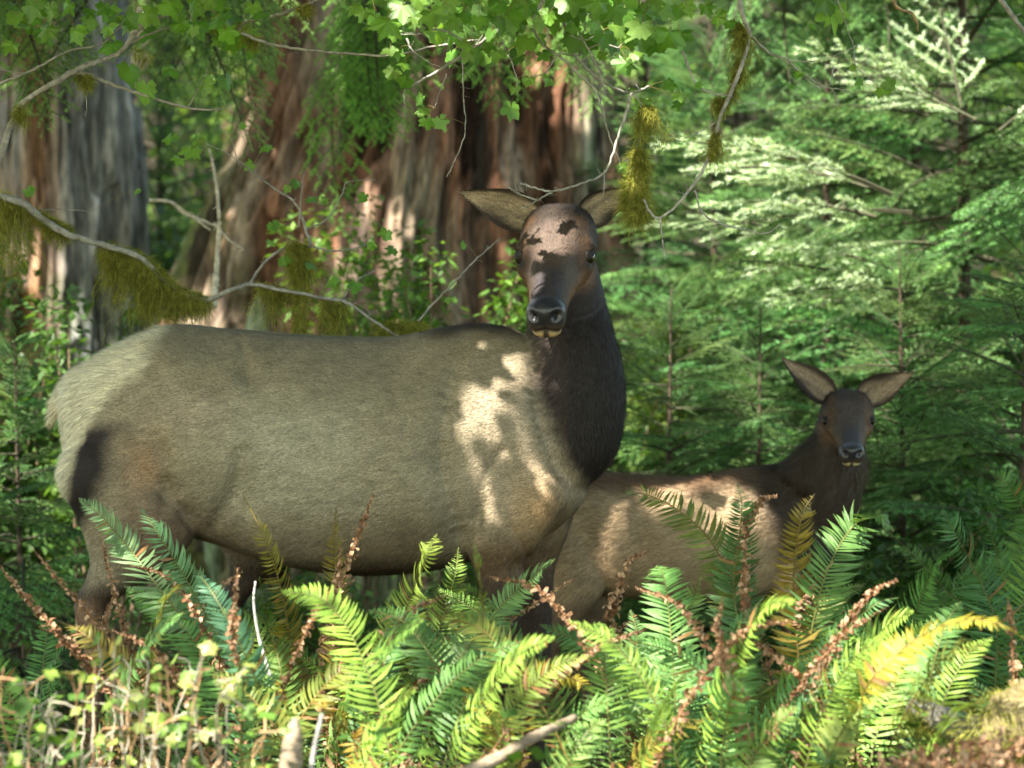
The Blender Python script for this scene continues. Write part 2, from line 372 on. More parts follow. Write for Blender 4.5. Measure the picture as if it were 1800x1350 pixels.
        Fv = ctr + sd * (lat + skew)[..., None] + face * dep[..., None]
        th_ = (.006 * (1 - .7 * t_ ** 2) * (1 - .5 * s_) + .0015)
        Bv = ctr + sd * ((lat + skew) * 1.03)[..., None] + face * (dep - th_ * 2)[..., None]
        for side, W in ((0, Fv), (1, Bv)):
            ff = grid_faces(ns, ntt, False); 
            gn = np.cross(np.gradient(W, axis=0), np.gradient(W, axis=1)); gn = nrm(gn)
            want = face if side == 0 else -face
            if (gn.reshape(-1, 3).mean(0) @ want) < 0: gn = -gn
            else: ff = ff[:, ::-1]
            edge = np.broadcast_to(np.abs(t_), (ns, ntt)); ss_ = np.broadcast_to(s_, (ns, ntt)); tt = np.broadcast_to(t_, (ns, ntt))
            if side == 0:
                cc = np.array(sp['ear_in']) * (.85 + .3 * fbm(W * 25, 3))[..., None]
                dk = np.clip(sst(edge, ear.get('rim', .56), ear.get('rim', .56) + .30) * .92 + np.exp(-((tt * ear['dk'] - .55) / .25) ** 2 - ((ss_ - .45) / .22) ** 2) * .9 + sst(ss_, .80, 1) * .6, 0, 1)
                stk = fbm(np.stack([tt * 7 + ss_ * 3, ss_ * 5, ss_ * 0], -1), 3); cc = cc * (.35 + 1.25 * stk)[..., None] * (1 - .35 * sst(-np.abs(tt + .1), -.35, 0) * (1 - ss_))[..., None]
                cc = cc * (1 - dk[..., None]) + np.array((.03, .02, .014)) * dk[..., None]; L_ = .022 * (1 - .6 * sst(edge, .7, 1)); 
            else: cc = np.ones((ns, ntt, 1)) * np.array((.055, .036, .022)); L_ = np.full((ns, ntt), .008)
            fd = (ax[None, None] + (-np.sign(tt) * .4 * (side == 0))[..., None] * sd * -1)
            EV.append((W.reshape(-1, 3), ff + base_n, cc.reshape(-1, 3), np.broadcast_to(L_, (ns, ntt)).ravel() * sp.get('earhair', .55), fd.reshape(-1, 3), gn.reshape(-1, 3), np.zeros(ns * ntt)))
            base_n += ns * ntt
        # rim strip joining the two sides
    v, f, col, hl, fl, n, gl = [np.concatenate([q[i] for q in EV]) for i in range(7)]
    org = np.array([X(sp['org'][0]), yc, 0.0])
    root = empty(name, org, sp['label'], "elk", None)
    me = mesh_np("body", v - org, f, col, M_skin, True, n, gl); body = bpy.data.objects.new("body", me); link(body, root)
    # ---- coat: short hairs as narrow blades following the body
    tri = v[f]; ar = np.linalg.norm(np.cross(tri[:, 1] - tri[:, 0], tri[:, 2] - tri[:, 0]), axis=1) / 2
    hm = hl[f].mean(1); dens = sp['dens'] * np.clip(.02 / np.maximum(hm, .006), .5, 2.2) * (hm > .002)
    q = ar * dens; cnt = rng.poisson(q); ids = np.repeat(np.arange(len(f)), cnt); m = len(ids)
    a, b = rng.random((2, m, 1)); sw = (a + b) > 1; a = np.where(sw, 1 - a, a); b = np.where(sw, 1 - b, b)
    I = lambda A: A[f[ids, 0]] * (1 - a - b) + A[f[ids, 1]] * a + A[f[ids, 2]] * b
    p = I(v); nn_ = nrm(I(n)); fd = I(fl); ll = I(hl[:, None])[:, 0]; cc = I(col)
    fd = nrm(fd - nn_ * (fd * nn_).sum(1, keepdims=True))
    cl = fbm(p * 45, 2) - .5
    lift = .30 + .25 * rng.random((m, 1)); fd = nrm(fd + nn_ * lift + rdir(m) * .16 + np.cross(nn_, fd) * (cl * .8)[:, None])
    ll = ll * (.6 + .7 * rng.random(m)); side = nrm(np.cross(fd, nn_))
    br = (.56 + .92 * rng.random((m, 1)) ** 1.2); stv = fbm(np.stack([p @ np.array([.97, 0, .25]) * 24, p @ np.array([-.25, 0, .97]) * 110, p[:, 1] * 60], -1), 2); cc = cc * br * (.74 + .52 * stv)[:, None]
    mb = MB(); mb.add(np.stack([p - side * sp['hw'] - nn_ * .001, p + side * sp['hw'] - nn_ * .001, p + fd * ll[:, None]], 1), np.arange(3 * m), np.repeat(cc, 3, 0))
    V_, F_, C_ = mb.arr(); C_ = C_.reshape(-1, 3, 3); C_[:, 2] *= 1.18; C_ = C_.reshape(-1, 3)
    nv = nrm(nn_ + .22 * rdir(m)); nv = np.repeat(nv, 3, 0)
    co = bpy.data.objects.new("coat", mesh_np("coat", V_ - org, F_, C_, M_fur, True, nv)); link(co, root)
    # ---- eyes
    for sg in (-1, 1):
        c = O + hs * (.170 * u + sg * .0900 * sp.get('hwid', 1) * vv - .014 * ww)
        bm = MB(); ns, nr = 20, 14; th = np.linspace(0, 2 * np.pi, ns, endpoint=False); ph = np.linspace(0, np.pi, nr)
        s_ = np.stack([np.outer(np.sin(ph), np.cos(th)), np.outer(np.sin(ph), np.sin(th)), np.outer(np.cos(ph), np.ones(ns))], -1)
        r = .0215 * hs; vx = c + r * (s_[..., 0:1] * u * 1.12 + s_[..., 1:2] * vv + s_[..., 2:3] * ww)
        bm.add(vx, grid_faces(nr, ns, True), (.01, .01, .01)); eo = bm.build("eye", M_eye, root, smooth=True)
        lm = MB(); out_ = nrm(sg * vv + .25 * u); pol = nrm(ww * .95 + .30 * u + .15 * out_)      # lids
        for pp, lim in ((pol, .86), (-nrm(ww + .2 * out_ - .15 * u), .50)):
            a1 = nrm(np.cross(pp, u)); a2 = np.cross(pp, a1); ph2 = np.linspace(0, lim, 10)
            s2 = np.sin(ph2)[:, None, None] * (np.cos(th)[None, :, None] * a1 + np.sin(th)[None, :, None] * a2) + np.cos(ph2)[:, None, None] * pp
            lm.add(c + s2 * r * 1.13, grid_faces(10, ns, True), (.009, .007, .006))
        lo_ = lm.build("eyelid", M_fur, root, smooth=True)
    return root
def paint_cow(px, py, v, n, yr):
    T = lambda x: np.array(x, float)[None]; N = len(px)
    c = np.ones((N, 1)) * T((.245, .205, .132)); hl = np.full(N, .013)
    def mix(a, x):
        nonlocal c; a = np.clip(a, 0, 1)[:, None]; c = c * (1 - a) + T(x) * a
    mix(sst(-np.abs(px - 520), -230, 0) * sst(py, 640, 760) * .8, (.30, .275, .195))  # silvery sky sheen of the mid flank put into the coat colour
    mix(np.exp(-((px - 350) / 60) ** 2 - ((py - 720) / 45) ** 2) * .5, (.34, .27, .19))
    mix(np.exp(-((px - 270) / 40) ** 2 - ((py - 820) / 60) ** 2) * .7, (.30, .17, .09))
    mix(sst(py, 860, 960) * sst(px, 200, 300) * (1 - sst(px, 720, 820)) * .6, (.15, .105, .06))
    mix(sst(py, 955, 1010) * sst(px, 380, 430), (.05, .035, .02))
    mix(np.exp(-((px - 300) / 70) ** 2 - ((py - 930) / 60) ** 2) * .9, (.13, .075, .045))
    mix(sst(px, 690, 780) * (1 - sst(py, 575, 605)) , (.05, .038, .026))
    mix(sst(px, 750, 900) * sst(py, 600, 700) * (1 - sst(py, 860, 960)) * .55, (.31, .245, .17))
    mix(sst(py, 880, 980) * sst(px, 800, 860), (.12, .075, .04))
    mix(np.exp(-((px - 945) / 50) ** 2 - ((py - 890) / 60) ** 2) * .9, (.30, .19, .09))
    cur = np.interp(py, [560, 700, 800, 860, 900], [925, 945, 985, 1035, 1080])
    nk = sst(px - cur, -18, 30) * (py < 880); mix(nk, (.017, .012, .010)); hl = hl + .007 * nk  # dark mane, deepened further to stand in for the head's shade
    mix(nk * (1 - sst(px, 960, 1010)) * .6, (.05, .034, .030))  # lit strip along the neck's left edge put into the colour
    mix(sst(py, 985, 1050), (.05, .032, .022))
    rx = np.interp(py, [560, 600, 640, 700, 740, 790, 860, 1000], [318, 300, 268, 222, 192, 152, 135, 60])
    rp = sst(rx - px, -14, 22); mix(rp, (.60, .54, .38)); hl = hl + .018 * rp
    dk = sst(px - rx, -5, 15) * (1 - sst(px - rx, 35, 95)) * sst(py, 725, 775) * (1 - sst(py, 900, 960)); mix(dk * 1.1, (.018, .012, .010))
    mix(np.exp(-((px - 160) / 30) ** 2) * sst(py, 1030, 1060) * .9, (.25, .15, .09))
    return c, hl
def paint_calf(px, py, v, n, yr):
    T = lambda x: np.array(x, float)[None]; N = len(px)
    c = np.ones((N, 1)) * T((.35, .25, .145)); hl = np.full(N, .022)
    def mix(a, x):
        nonlocal c; a = np.clip(a, 0, 1)[:, None]; c = c * (1 - a) + T(x) * a
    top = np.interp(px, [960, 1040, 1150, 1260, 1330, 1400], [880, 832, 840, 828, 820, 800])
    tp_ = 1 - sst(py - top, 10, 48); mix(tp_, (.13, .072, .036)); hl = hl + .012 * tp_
    cur = np.interp(py, [780, 850, 900, 960, 1050], [1330, 1300, 1325, 1345, 1400])
    nk = sst(px - cur, -25, 45); mix(nk, (.034, .022, .013)); hl = hl + .014 * nk
    mix(nk * sst(px, 1480, 1520) * .6, (.085, .06, .03))
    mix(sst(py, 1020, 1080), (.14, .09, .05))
    return c, hl
COW = dict(d=8.0, vox=.0055, smooth=16, org=(560,), nx=(930, 1000), ny=900, ly=930, rx=190, hs=1.06, hwid=1.06,
    label="big cow elk standing side-on with her pale rump to the left, looking at the camera",
    torso=[(112, 672, 745, .05, .1), (124, 655, 812, .12, .15), (160, 632, 870, .19, .2), (220, 601, 900, .235, .25), (295, 572, 930, .26, .3), (400, 577, 962, .285, .35),
           (500, 587, 992, .315, .35), (600, 592, 1008, .33, .38), (700, 590, 1008, .32, .4), (780, 575, 998, .285, .5), (840, 569, 980, .255, .55),
           (900, 577, 965, .23, .5), (960, 615, 940, .2, .3), (1005, 690, 905, .16, .2), (1030, 770, 870, .09, .1)],
    neck=[(862, 985, .05, -.02, .10), (835, 1000, .095, -.02, .14), (795, 1005, .138, -.02, .165), (750, 1008, .152, -.02, .175), (700, 1014, .150, -.02, .17), (650, 1012, .145, -.015, .16),
          (600, 1006, .136, -.01, .145), (550, 1000, .122, 0, .125), (500, 995, .108, .01, .11), (450, 990, .092, .02, .095), (405, 988, .07, .025, .07)],
    legs=[[(740, 255, .10, -.10, .10), (790, 222, .165, -.11, .125), (840, 215, .172, -.12, .135), (895, 246, .178, -.12, .135), (945, 255, .160, -.12, .12), (985, 240, .120, -.12, .095),
           (1020, 208, .085, -.12, .072), (1052, 176, .056, -.12, .05), (1075, 170, .046, -.12, .042), (1110, 174, .034, -.12, .034), (1180, 178, .028, -.12, .028), (1290, 182, .028, -.12, .03), (1345, 196, .045, -.13, .045), (1384, 200, .055, -.135, .05)],
          [(850, 350, .12, .12, .10), (900, 395, .13, .13, .11), (950, 428, .105, .13, .1), (990, 440, .08, .13, .08), (1030, 425, .055, .13, .055), (1060, 400, .045, .13, .045), (1110, 396, .032, .13, .032), (1290, 400, .028, .13, .03), (1384, 412, .055, .12, .05)],
          [(760, 905, .13, -.12, .07), (850, 915, .14, -.14, .085), (910, 900, .13, -.145, .085), (955, 885, .105, -.14, .08), (1000, 880, .078, -.13, .068), (1060, 884, .058, -.13, .055), (1120, 884, .046, -.13, .046),
           (1155, 884, .046, -.13, .045), (1190, 880, .032, -.13, .032), (1300, 882, .028, -.13, .028), (1345, 892, .042, -.135, .042), (1384, 896, .052, -.14, .05)],
          [(880, 950, .12, .12, .09), (950, 940, .10, .13, .08), (1000, 935, .075, .13, .068), (1060, 940, .055, .13, .055), (1150, 945, .044, .13, .044), (1300, 945, .028, .13, .03), (1384, 958, .052, .12, .05)],
          [(648, 138, .02, 0, .03), (675, 122, .03, 0, .035), (710, 104, .028, 0, .03), (738, 93, .014, 0, .018), (750, 89, .004, 0, .006)]],
    bumps=[(440, 870, .10, -.030, -1), (320, 640, .07, .018, -1), (445, 655, .035, -.014, -1), (305, 790, .035, -.014, -1), (315, 850, .035, -.014, -1), (345, 900, .035, -.012, -1), (860, 940, .05, .016, -1), (965, 860, .07, .018, -1), (780, 800, .07, -.022, -1), (800, 700, .05, -.012, -1), (885, 720, .11, .022, -1), (870, 860, .06, .012, -1), (740, 880, .09, .010, -1), (915, 985, .03, -.018, -1), (220, 810, .09, .020, -1), (395, 610, .05, -.010, -1), (560, 700, .09, .008, -1), (690, 640, .08, -.010, -1), (1000, 700, .04, .01, -1), (975, 760, .03, -.012, -1), (540, 930, .06, -.008, -1), (380, 720, .05, .012, -1)],
    creases=[([(442, 790), (425, 860), (385, 925)], .022, -.016), ([(300, 760), (316, 820), (306, 890)], .018, -.010), ([(806, 650), (786, 740), (790, 840), (812, 930)], .030, -.014), ([(885, 790), (850, 860), (846, 930)], .022, -.010),
        ([(938, 640), (950, 740), (985, 830)], .022, -.014), ([(432, 600), (446, 640), (452, 680)], .016, -.007), ([(900, 920), (925, 960), (930, 1000)], .014, -.010), ([(240, 700), (270, 760), (250, 840)], .03, -.007)] + [([(x0, 650), (x0 - 18, 760), (x0 - 10, 880)], .014, -.0032) for x0 in (540, 580, 620, 660, 700, 740)],
    u=(-.12, -.83, -.56), roll=0, poll=(986, 391, .04),
    ears=[dict(b=(.012, .066, .018), tip=(806, 335), dy=-.01, face=(-.10, -.92, -.22), w=.070, dk=-1, cup=.8, skew=.0),
          dict(b=(.012, -.066, .018), tip=(1112, 328), dy=.01, face=(.40, -.85, -.15), w=.062, dk=1, cup=.8, skew=.0)],
    h_top=(.050, .035, .023), h_fore=(.080, .054, .040), h_bridge=(.034, .027, .028), h_side=(.125, .064, .030), h_neck=(.022, .015, .012), h_lip=(.60, .42, .20),
    ear_in=(.34, .26, .17), hl_face=.009, paint=paint_cow, dens=80000, hw=.0013)
CALF = dict(d=8.95, vox=.0055, smooth=12, org=(1250,), nx=(1330, 1400), ny=900, ly=1000, rx=1000, hs=.70, hwid=1.2,
    label="smaller elk calf standing behind the ferns to the right, head raised toward the camera",
    torso=[(955, 880, 950, .05, .1), (980, 850, 1000, .12, .15), (1030, 830, 1035, .15, .2), (1100, 832, 1048, .17, .3), (1200, 838, 1056, .19, .3), (1300, 824, 1056, .18, .35),
           (1370, 815, 1045, .155, .4), (1430, 830, 1030, .13, .3), (1480, 860, 1000, .10, .2), (1505, 905, 960, .05, .1)],
    neck=[(960, 1460, .06, -.02, .08), (910, 1448, .115, -.02, .12), (870, 1450, .122, -.02, .125), (830, 1442, .160, -.02, .125), (795, 1456, .122, -.02, .11), (760, 1474, .085, -.01, .09), (725, 1480, .072, 0, .078), (700, 1483, .055, .01, .06)],
    legs=[[(880, 1030, .09, -.06, .07), (940, 1010, .12, -.07, .08), (1000, 1015, .11, -.07, .075), (1050, 1010, .08, -.07, .06), (1100, 985, .05, -.07, .045), (1140, 965, .034, -.07, .034), (1200, 968, .022, -.07, .022), (1318, 975, .035, -.07, .035)],
          [(940, 1050, .11, .07, .08), (1010, 1062, .10, .07, .07), (1060, 1058, .07, .07, .055), (1110, 1040, .045, .07, .04), (1140, 1030, .034, .07, .034), (1200, 1034, .022, .07, .022), (1318, 1040, .035, .07, .035)],
          [(900, 1400, .10, -.06, .06), (990, 1395, .085, -.08, .06), (1050, 1390, .055, -.08, .05), (1120, 1392, .035, -.08, .035), (1200, 1392, .022, -.08, .022), (1318, 1398, .035, -.08, .035)],
          [(900, 1430, .10, .06, .06), (990, 1440, .08, .08, .06), (1050, 1440, .055, .08, .05), (1120, 1444, .035, .08, .035), (1200, 1444, .022, .08, .022), (1318, 1450, .035, .08, .035)]],
    bumps=[(1060, 900, .06, .016, -1), (1340, 900, .07, .018, -1), (1280, 930, .05, -.014, -1), (1120, 950, .05, -.014, -1), (1400, 930, .04, .012, -1)],
    u=(-.05, -.87, -.47), roll=0, poll=(1488, 706, .0),
    ears=[dict(b=(.01, .066, .022), tip=(1372, 629), dy=-.02, face=(.55, -.80, -.10), w=.055, dk=-1, cup=.9, skew=.0, rim=.45),
          dict(b=(.01, -.066, .022), tip=(1604, 655), dy=-.01, face=(.05, -.95, .0), w=.060, rim=.55, dk=-1, cup=.8, skew=.0)],
    h_top=(.060, .038, .022), h_fore=(.050, .036, .028), h_bridge=(.026, .022, .024), h_side=(.10, .052, .022), h_neck=(.04, .027, .018), h_lip=(.55, .45, .22),
    ear_in=(.25, .18, .115), hl_face=.009, paint=paint_calf, dens=60000, hw=.0013)
make_elk("elk", COW)
make_elk("elk", CALF)
# ------------------------------------------------------------------ big trunks
def big_trunk(name, label, cx, y, prof, z0, z1, colf, moss=None, group=None, furrow=.05, na=420, nz=330, cat="tree", crown=None):
    """prof: list of (z, xl, xr) edges in metres; roughly round with flutes"""
    prof = np.array(prof, float); z = np.linspace(z0, z1, nz); xl = np.interp(z, prof[:, 0], prof[:, 1]); xr = np.interp(z, prof[:, 0], prof[:, 2])
    th = np.linspace(0, 2 * np.pi, na, endpoint=False); c, s = np.cos(th), np.sin(th)
    mid = (xl + xr) / 2; r = (xr - xl) / 2
    q = np.stack([np.broadcast_to(c * 2.2, (nz, na)), np.broadcast_to(s * 2.2, (nz, na)), np.broadcast_to(z[:, None] * .25, (nz, na))], -1)
    fl = fbm(q + 5, 3) - .5                                   # broad flutes
    q2 = np.stack([np.broadcast_to(c * 11, (nz, na)), np.broadcast_to(s * 11, (nz, na)), np.broadcast_to(z[:, None] * 1.1, (nz, na))], -1)
    ridg = 1 - np.abs(fbm(q2, 3) * 2 - 1) * 2.2                 # bark plates
    q3 = q2 * np.array([2.7, 2.7, 3.0]); fine = fbm(q3, 3) - .5
    slab = sst(fbm(np.stack([np.broadcast_to(c * 7, (nz, na)), np.broadcast_to(s * 7, (nz, na)), np.broadcast_to(z[:, None] * 1.5, (nz, na))], -1) + 31, 4), .485, .52)
    rr = r[:, None] * (1 + .22 * fl) + furrow * (ridg - .6) + furrow * .6 * fine + .055 * slab
    v = np.stack([mid[:, None] + rr * c, y + rr * .85 * s, np.broadcast_to(z[:, None], rr.shape)], -1)
    col = colf(v, ridg, fine, fl); tone = fbm(v * np.array([9, 9, 2.5]) + 55, 3)
    col = lerp(col * .75, col * 1.15 + .012, slab) * (.6 + .8 * tone)[..., None]
    org = np.array([cx, y, z0]); root = empty(name, org, label, cat, group)
    mb = MB(); mb.add(v, grid_faces(nz, na, True), col.reshape(-1, 3)); mb.build("trunk", M_bark, root, smooth=True)
    return root, v
def lerp(a, b, t): return np.asarray(a) * (1 - t[..., None]) + np.asarray(b) * t[..., None]
def col_center(v, ridg, fine, fl):
    n1 = fbm(v * np.array([2.2, 2.2, .55]) + 3, 4); n2 = fbm(v * np.array([7, 7, 1.2]), 3)
    c = lerp((.17, .13, .09), (.16, .078, .045), sst(n1 + .16 * sst(v[..., 0], -1.2, .6), .47, .62))
    c = lerp(c, (.25, .20, .15), sst(n2, .55, .72) * .6)
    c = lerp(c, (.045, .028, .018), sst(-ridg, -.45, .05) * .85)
    c = lerp(c, (.055, .075, .015), sst(-v[..., 0], 1.15, 1.8) * sst(-v[..., 2], -3.2, -1.9) * sst(fbm(v * 3, 3), .38, .5) * .9)
    c = lerp(c, (.025, .016, .011), sst(fbm(v * np.array([5, 5, .9]) + 71, 3), .60, .66) * .9)
    c = lerp(c, (.13, .19, .11), sst(fbm(v * np.array([3, 3, .5]) + 40, 3), .62, .68) * .6)
    return c
def col_left(v, ridg, fine, fl):
    n1 = fbm(v * np.array([2.5, 2.5, .4]) + 13, 4)
    c = lerp((.25, .25, .235), (.30, .155, .075), np.clip(sst(-v[..., 0], 2.45, 2.7), 0, 1) * sst(n1, .3, .45))  # orange-lit left side put into the wood colour
    c = lerp(c, (.42, .43, .43), sst(fbm(v * np.array([8, 8, .6]), 3), .5, .7) * sst(v[..., 0], -2.6, -2.35))
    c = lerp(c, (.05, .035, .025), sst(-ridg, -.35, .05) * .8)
    c = lerp(c, (.03, .045, .012), sst(-v[..., 2], -2.3, -1.5) * sst(fbm(v * 4, 3), .4, .55) * .7)
    return c
def X_(px, d): return (px - 900) / SC * d / D0
def Z_(py, d): return CAMZ - (py - 675) / SC * d / D0
d = 13.5
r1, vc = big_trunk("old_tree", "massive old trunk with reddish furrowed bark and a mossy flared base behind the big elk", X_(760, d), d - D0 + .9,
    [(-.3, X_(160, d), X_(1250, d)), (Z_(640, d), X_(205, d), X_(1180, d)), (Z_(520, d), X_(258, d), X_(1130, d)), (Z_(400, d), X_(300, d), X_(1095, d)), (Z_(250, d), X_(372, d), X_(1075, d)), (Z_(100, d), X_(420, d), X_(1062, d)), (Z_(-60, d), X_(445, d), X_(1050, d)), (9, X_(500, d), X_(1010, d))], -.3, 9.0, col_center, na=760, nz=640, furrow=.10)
d = 14.5
r2, vl = big_trunk("old_tree", "wide silvery grey trunk at the left edge with orange-lit wood painted on its left side", X_(40, d), d - D0 + .6,
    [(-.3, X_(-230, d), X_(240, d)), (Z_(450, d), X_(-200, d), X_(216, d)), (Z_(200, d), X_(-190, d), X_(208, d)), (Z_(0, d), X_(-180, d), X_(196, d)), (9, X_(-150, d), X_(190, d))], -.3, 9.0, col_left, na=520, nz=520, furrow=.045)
rng = np.random.default_rng(103)
# ------------------------------------------------------------------ conifers: needles on every twig
def needles(mb, a, b, ln, wd, col, per, flat=.6, up=np.array([0, 0, 1.])):
    a = np.asarray(a); b = np.asarray(b); L = np.linalg.norm(b - a, axis=1); cnt = np.maximum((L * per).astype(int), 3)
    ids = np.repeat(np.arange(len(a)), cnt); m = len(ids); t = rng.random((m, 1)); ax = nrm(b - a)[ids]
    p = a[ids] * (1 - t) + b[ids] * t; r = rdir(m); r[:, 2] *= flat; o_ = nrm(r - ax * (r * ax).sum(1, keepdims=True))
    dr = nrm(o_ + ax * (.7 + .5 * rng.random((m, 1)))); tip = p + dr * ln * (.7 + .5 * rng.random((m, 1))) * (1.05 - .35 * t)
    sd = nrm(np.cross(dr, rdir(m)))
    cc = np.broadcast_to(col, (len(a), 3))[ids] * (.75 + .5 * rng.random((m, 1)))
    blades(mb, p, tip, np.full(m, wd), sd, cc)
def spray(L, seed, droop=.18, ln=.024, wd=.0040, per=400, col=(.055, .145, .05), tipc=(.15, .29, .11), dens=1.0, wmax=.42):
    """one flat conifer branch along +x, returns arrays needles(mesh), wood(mesh)"""
    r = np.random.default_rng(seed); n = MB(); wd_ = MB()
    t = np.linspace(0, 1, 9); main = np.stack([t * L, .04 * L * np.sin(t * 3 + seed), -droop * L * t ** 2 + .04 * L * t], -1)
    tube(wd_, main, [.010 * L + .003, .002], (.045, .045, .025), 4)
    A, B, K = [], [], []
    k = int(L / .052 * dens)
    for i in range(k):
        u = .1 + .9 * (i + r.random() * .6) / k; p = np.array([np.interp(u, t, main[:, q]) for q in range(3)])
        sgn = 1 if i % 2 else -1; sl_ = L * wmax * (1.05 - u) ** .75 * (.75 + .5 * r.random()) + .03
        dr = nrm(np.array([.75 + .3 * r.random(), sgn * (.8 + .3 * r.random()), -.10 - .25 * r.random() * droop * 3 + .15 * (r.random() - .5)]))
        pts = [p + dr * sl_ * q + np.array([.12, 0, -.16]) * sl_ * q * q for q in np.linspace(0, 1, 4)]
        for q in range(3): A.append(pts[q]); B.append(pts[q + 1]); K.append(q == 2)
        tube(wd_, pts, [.0030, .0012], (.06, .07, .03), 3)
        m = int(sl_ / .048)
        for j in range(1, m):
            f = j / m; pp = pts[0] + (pts[-1] - pts[0]) * f + np.array([0, 0, .02]) * sl_; s2 = 1 if j % 2 else -1
            lat = nrm(np.array([.8, sgn * .2 + s2 * .8 * 1.0, -.15 + .2 * (r.random() - .5)]))
            l2 = sl_ * .38 * (1.1 - f) * (.7 + .6 * r.random()) + .015
            A.append(pp); B.append(pp + lat * l2 + np.array([0, 0, -.1 * l2])); K.append(True)
    A.append(main[-2]); B.append(main[-1] + np.array([.03, 0, 0])); K.append(True)
    K = np.array(K)[:, None]; cc = np.where(K, np.array(tipc), np.array(col)) * (.8 + .4 * r.random((len(A), 1)))
    needles(n, A, B, ln, wd, cc, per); return n.arr(), wd_.arr()
def place(arr, mb, M, tr, tint=1.0):
    v, f, c = arr; mb.add(v @ M.T + tr, f, c * tint)
def rotm(az, el, roll=0):
    ca, sa, ce, se = math.cos(az), math.sin(az), math.cos(el), math.sin(el)
    x = np.array([ca * ce, sa * ce, se]); y = np.array([-sa, ca, 0]); z = np.cross(x, y)
    cr, sr = math.cos(roll), math.sin(roll); y2 = y * cr + z * sr; z2 = z * cr - y * sr
    return np.stack([x, y2, z2], 1)
SPR = [spray(1.0, k) for k in range(4)]
def conifer_arrays(H, R, seed, nb, z0=.25, tint=(1, 1, 1)):
    r = np.random.default_rng(seed); cr = MB(); tr = MB()
    tube(tr, [(0, 0, -.1), (.03 * H * .3, 0, H * .4), (0, .02, H)], [.006 * H + .008, .005 * H + .004, .004], (.06, .045, .03), 8, jit=.15)
    for i in range(nb):
        h = z0 + (H - z0) * ((i + r.random()) / nb) ** .92; f = (h - z0) / (H - z0)
        L = R * (1 - f) ** .8 * (.75 + .45 * r.random()) + .10; az = i * 2.4 + r.random() * .7
        a = SPR[r.integers(4)]; M = rotm(az, .15 - .25 * (1 - f) + .65 * f ** 2 + .75 * (r.random() - .5), 1.1 * (r.random() - .5)) * L
        tt = np.array(tint) * (.65 + .7 * r.random()) * np.array([.8 + .5 * r.random(), 1, .9]); place(a[0], cr, M, np.array([0, 0, h]), tt); place(a[1], tr, M, np.array([0, 0, h]))
    return cr, tr
CON = []
for (H, R, seed, nb) in ((3.4, 1.25, 11, 90), (4.6, 1.5, 12, 120), (1.9, .85, 13, 66)):
    cr, tr = conifer_arrays(H, R, seed, nb)
    CON.append((cr.mesh("crown", M_needle), tr.mesh("trunk", M_twig)))
def conifer(k, x, y, rz, s, label, group="young conifers behind the elk"):
    z = float(gz(x, y)) - .05
    root = empty("spruce_tree" if k < 2 else "spruce_sapling", (x, y, z), label, "tree", group)
    root.rotation_euler = (0, 0, rz); root.scale = (s, s, s)
    for n_, me in zip(("crown", "trunk"), CON[k]):
        link(bpy.data.objects.new(n_, me), root)
    return root
def at(px, d): return X_(px, d), d - D0
for k, px, d, rz, s, lab in [
    (1, 1690, 11.3, 1.0, 1.0, "tall young spruce with sunlit pale sprays filling the right edge"),
    (0, 1460, 11.9, 2.2, 1.0, "young spruce with bright sunlit tips standing above the calf"),
    (0, 1250, 12.4, .4, .95, "young spruce rising between the big elk's neck and the calf"),
    (2, 1180, 10.3, 3.1, .90, "low spruce sapling just behind the big elk's chest"),
    (2, 1330, 10.4, 5.0, .85, "low spruce sapling behind the calf's back, nearer its rump"),
    (2, 1590, 10.2, 1.7, .98, "low spruce sapling behind the calf's neck"),
    (2, 1800, 9.8, 4.0, 1.05, "low spruce sapling at the right edge beside the tall ferns"),
    (1, 1930, 12.6, 2.9, 1.05, "tall dark spruce half cut off by the right edge"),
    (0, 1130, 14.5, 5.5, 1.1, "shaded spruce right of the massive reddish trunk"),
    (2, 30, 9.9, .9, .80, "small spruce sapling low behind the big elk's pale rump"),
    (2, 130, 11.2, 2.6, .62, "small spruce sapling between the rump and the silvery trunk"),
    (0, 285, 16.5, 1.9, 1.1, "shaded spruce seen in the gap between the two great trunks"),
    (2, 880, 12.0, 4.6, .62, "sunlit spruce sapling low in front of the massive trunk, left of the big elk's head"),
    (1, 1600, 15.5, .2, 1.15, "distant spruce behind the sunlit ones on the right"),
    (1, 1300, 17.5, 3.7, 1.15, "distant spruce in the dim gap right of the massive trunk"),
    ]:
    x, y = at(px, d); conifer(k, x, y, rz, s, lab)
# ------------------------------------------------------------------ far trunks
def far_tree(px, d, r, label, lean=0, col=(.06, .05, .038)):
    x, y = at(px, d); z = float(gz(x, y)) - .3; root = empty("forest_tree", (x, y, z), label, "tree", "far trunks in the dim forest")
    zz = np.linspace(0, 13, 60); pts = np.stack([x + lean * zz + .1 * np.sin(zz * .5 + px), np.full(60, y), z + zz], -1)
    th = 20; mb = MB(); cc = np.array(col) * (.6 + .8 * fbm(pts * 1.3, 3))[:, None]
    tube(mb, pts, [r * 1.5, r * 1.05, r, r * .8], cc, th, jit=.14); mb.build("trunk", M_bark, root, smooth=True)
    cr = MB()
    for i in range(16):
        h = 4.0 + 8.5 * (i + rng.random()) / 16; M = rotm(rng.random() * 6.3, -.15 + .2 * rng.random()) * (1.6 + 1.2 * rng.random()); k = rng.integers(4)
        v, f, c = SPR[k][0]; sel = f[rng.random(len(f)) < .45]
        cr.add(v @ M.T + np.array([x + lean * h, y, z + h]), sel, c * .8)
    cr.build("crown", M_needle, root)
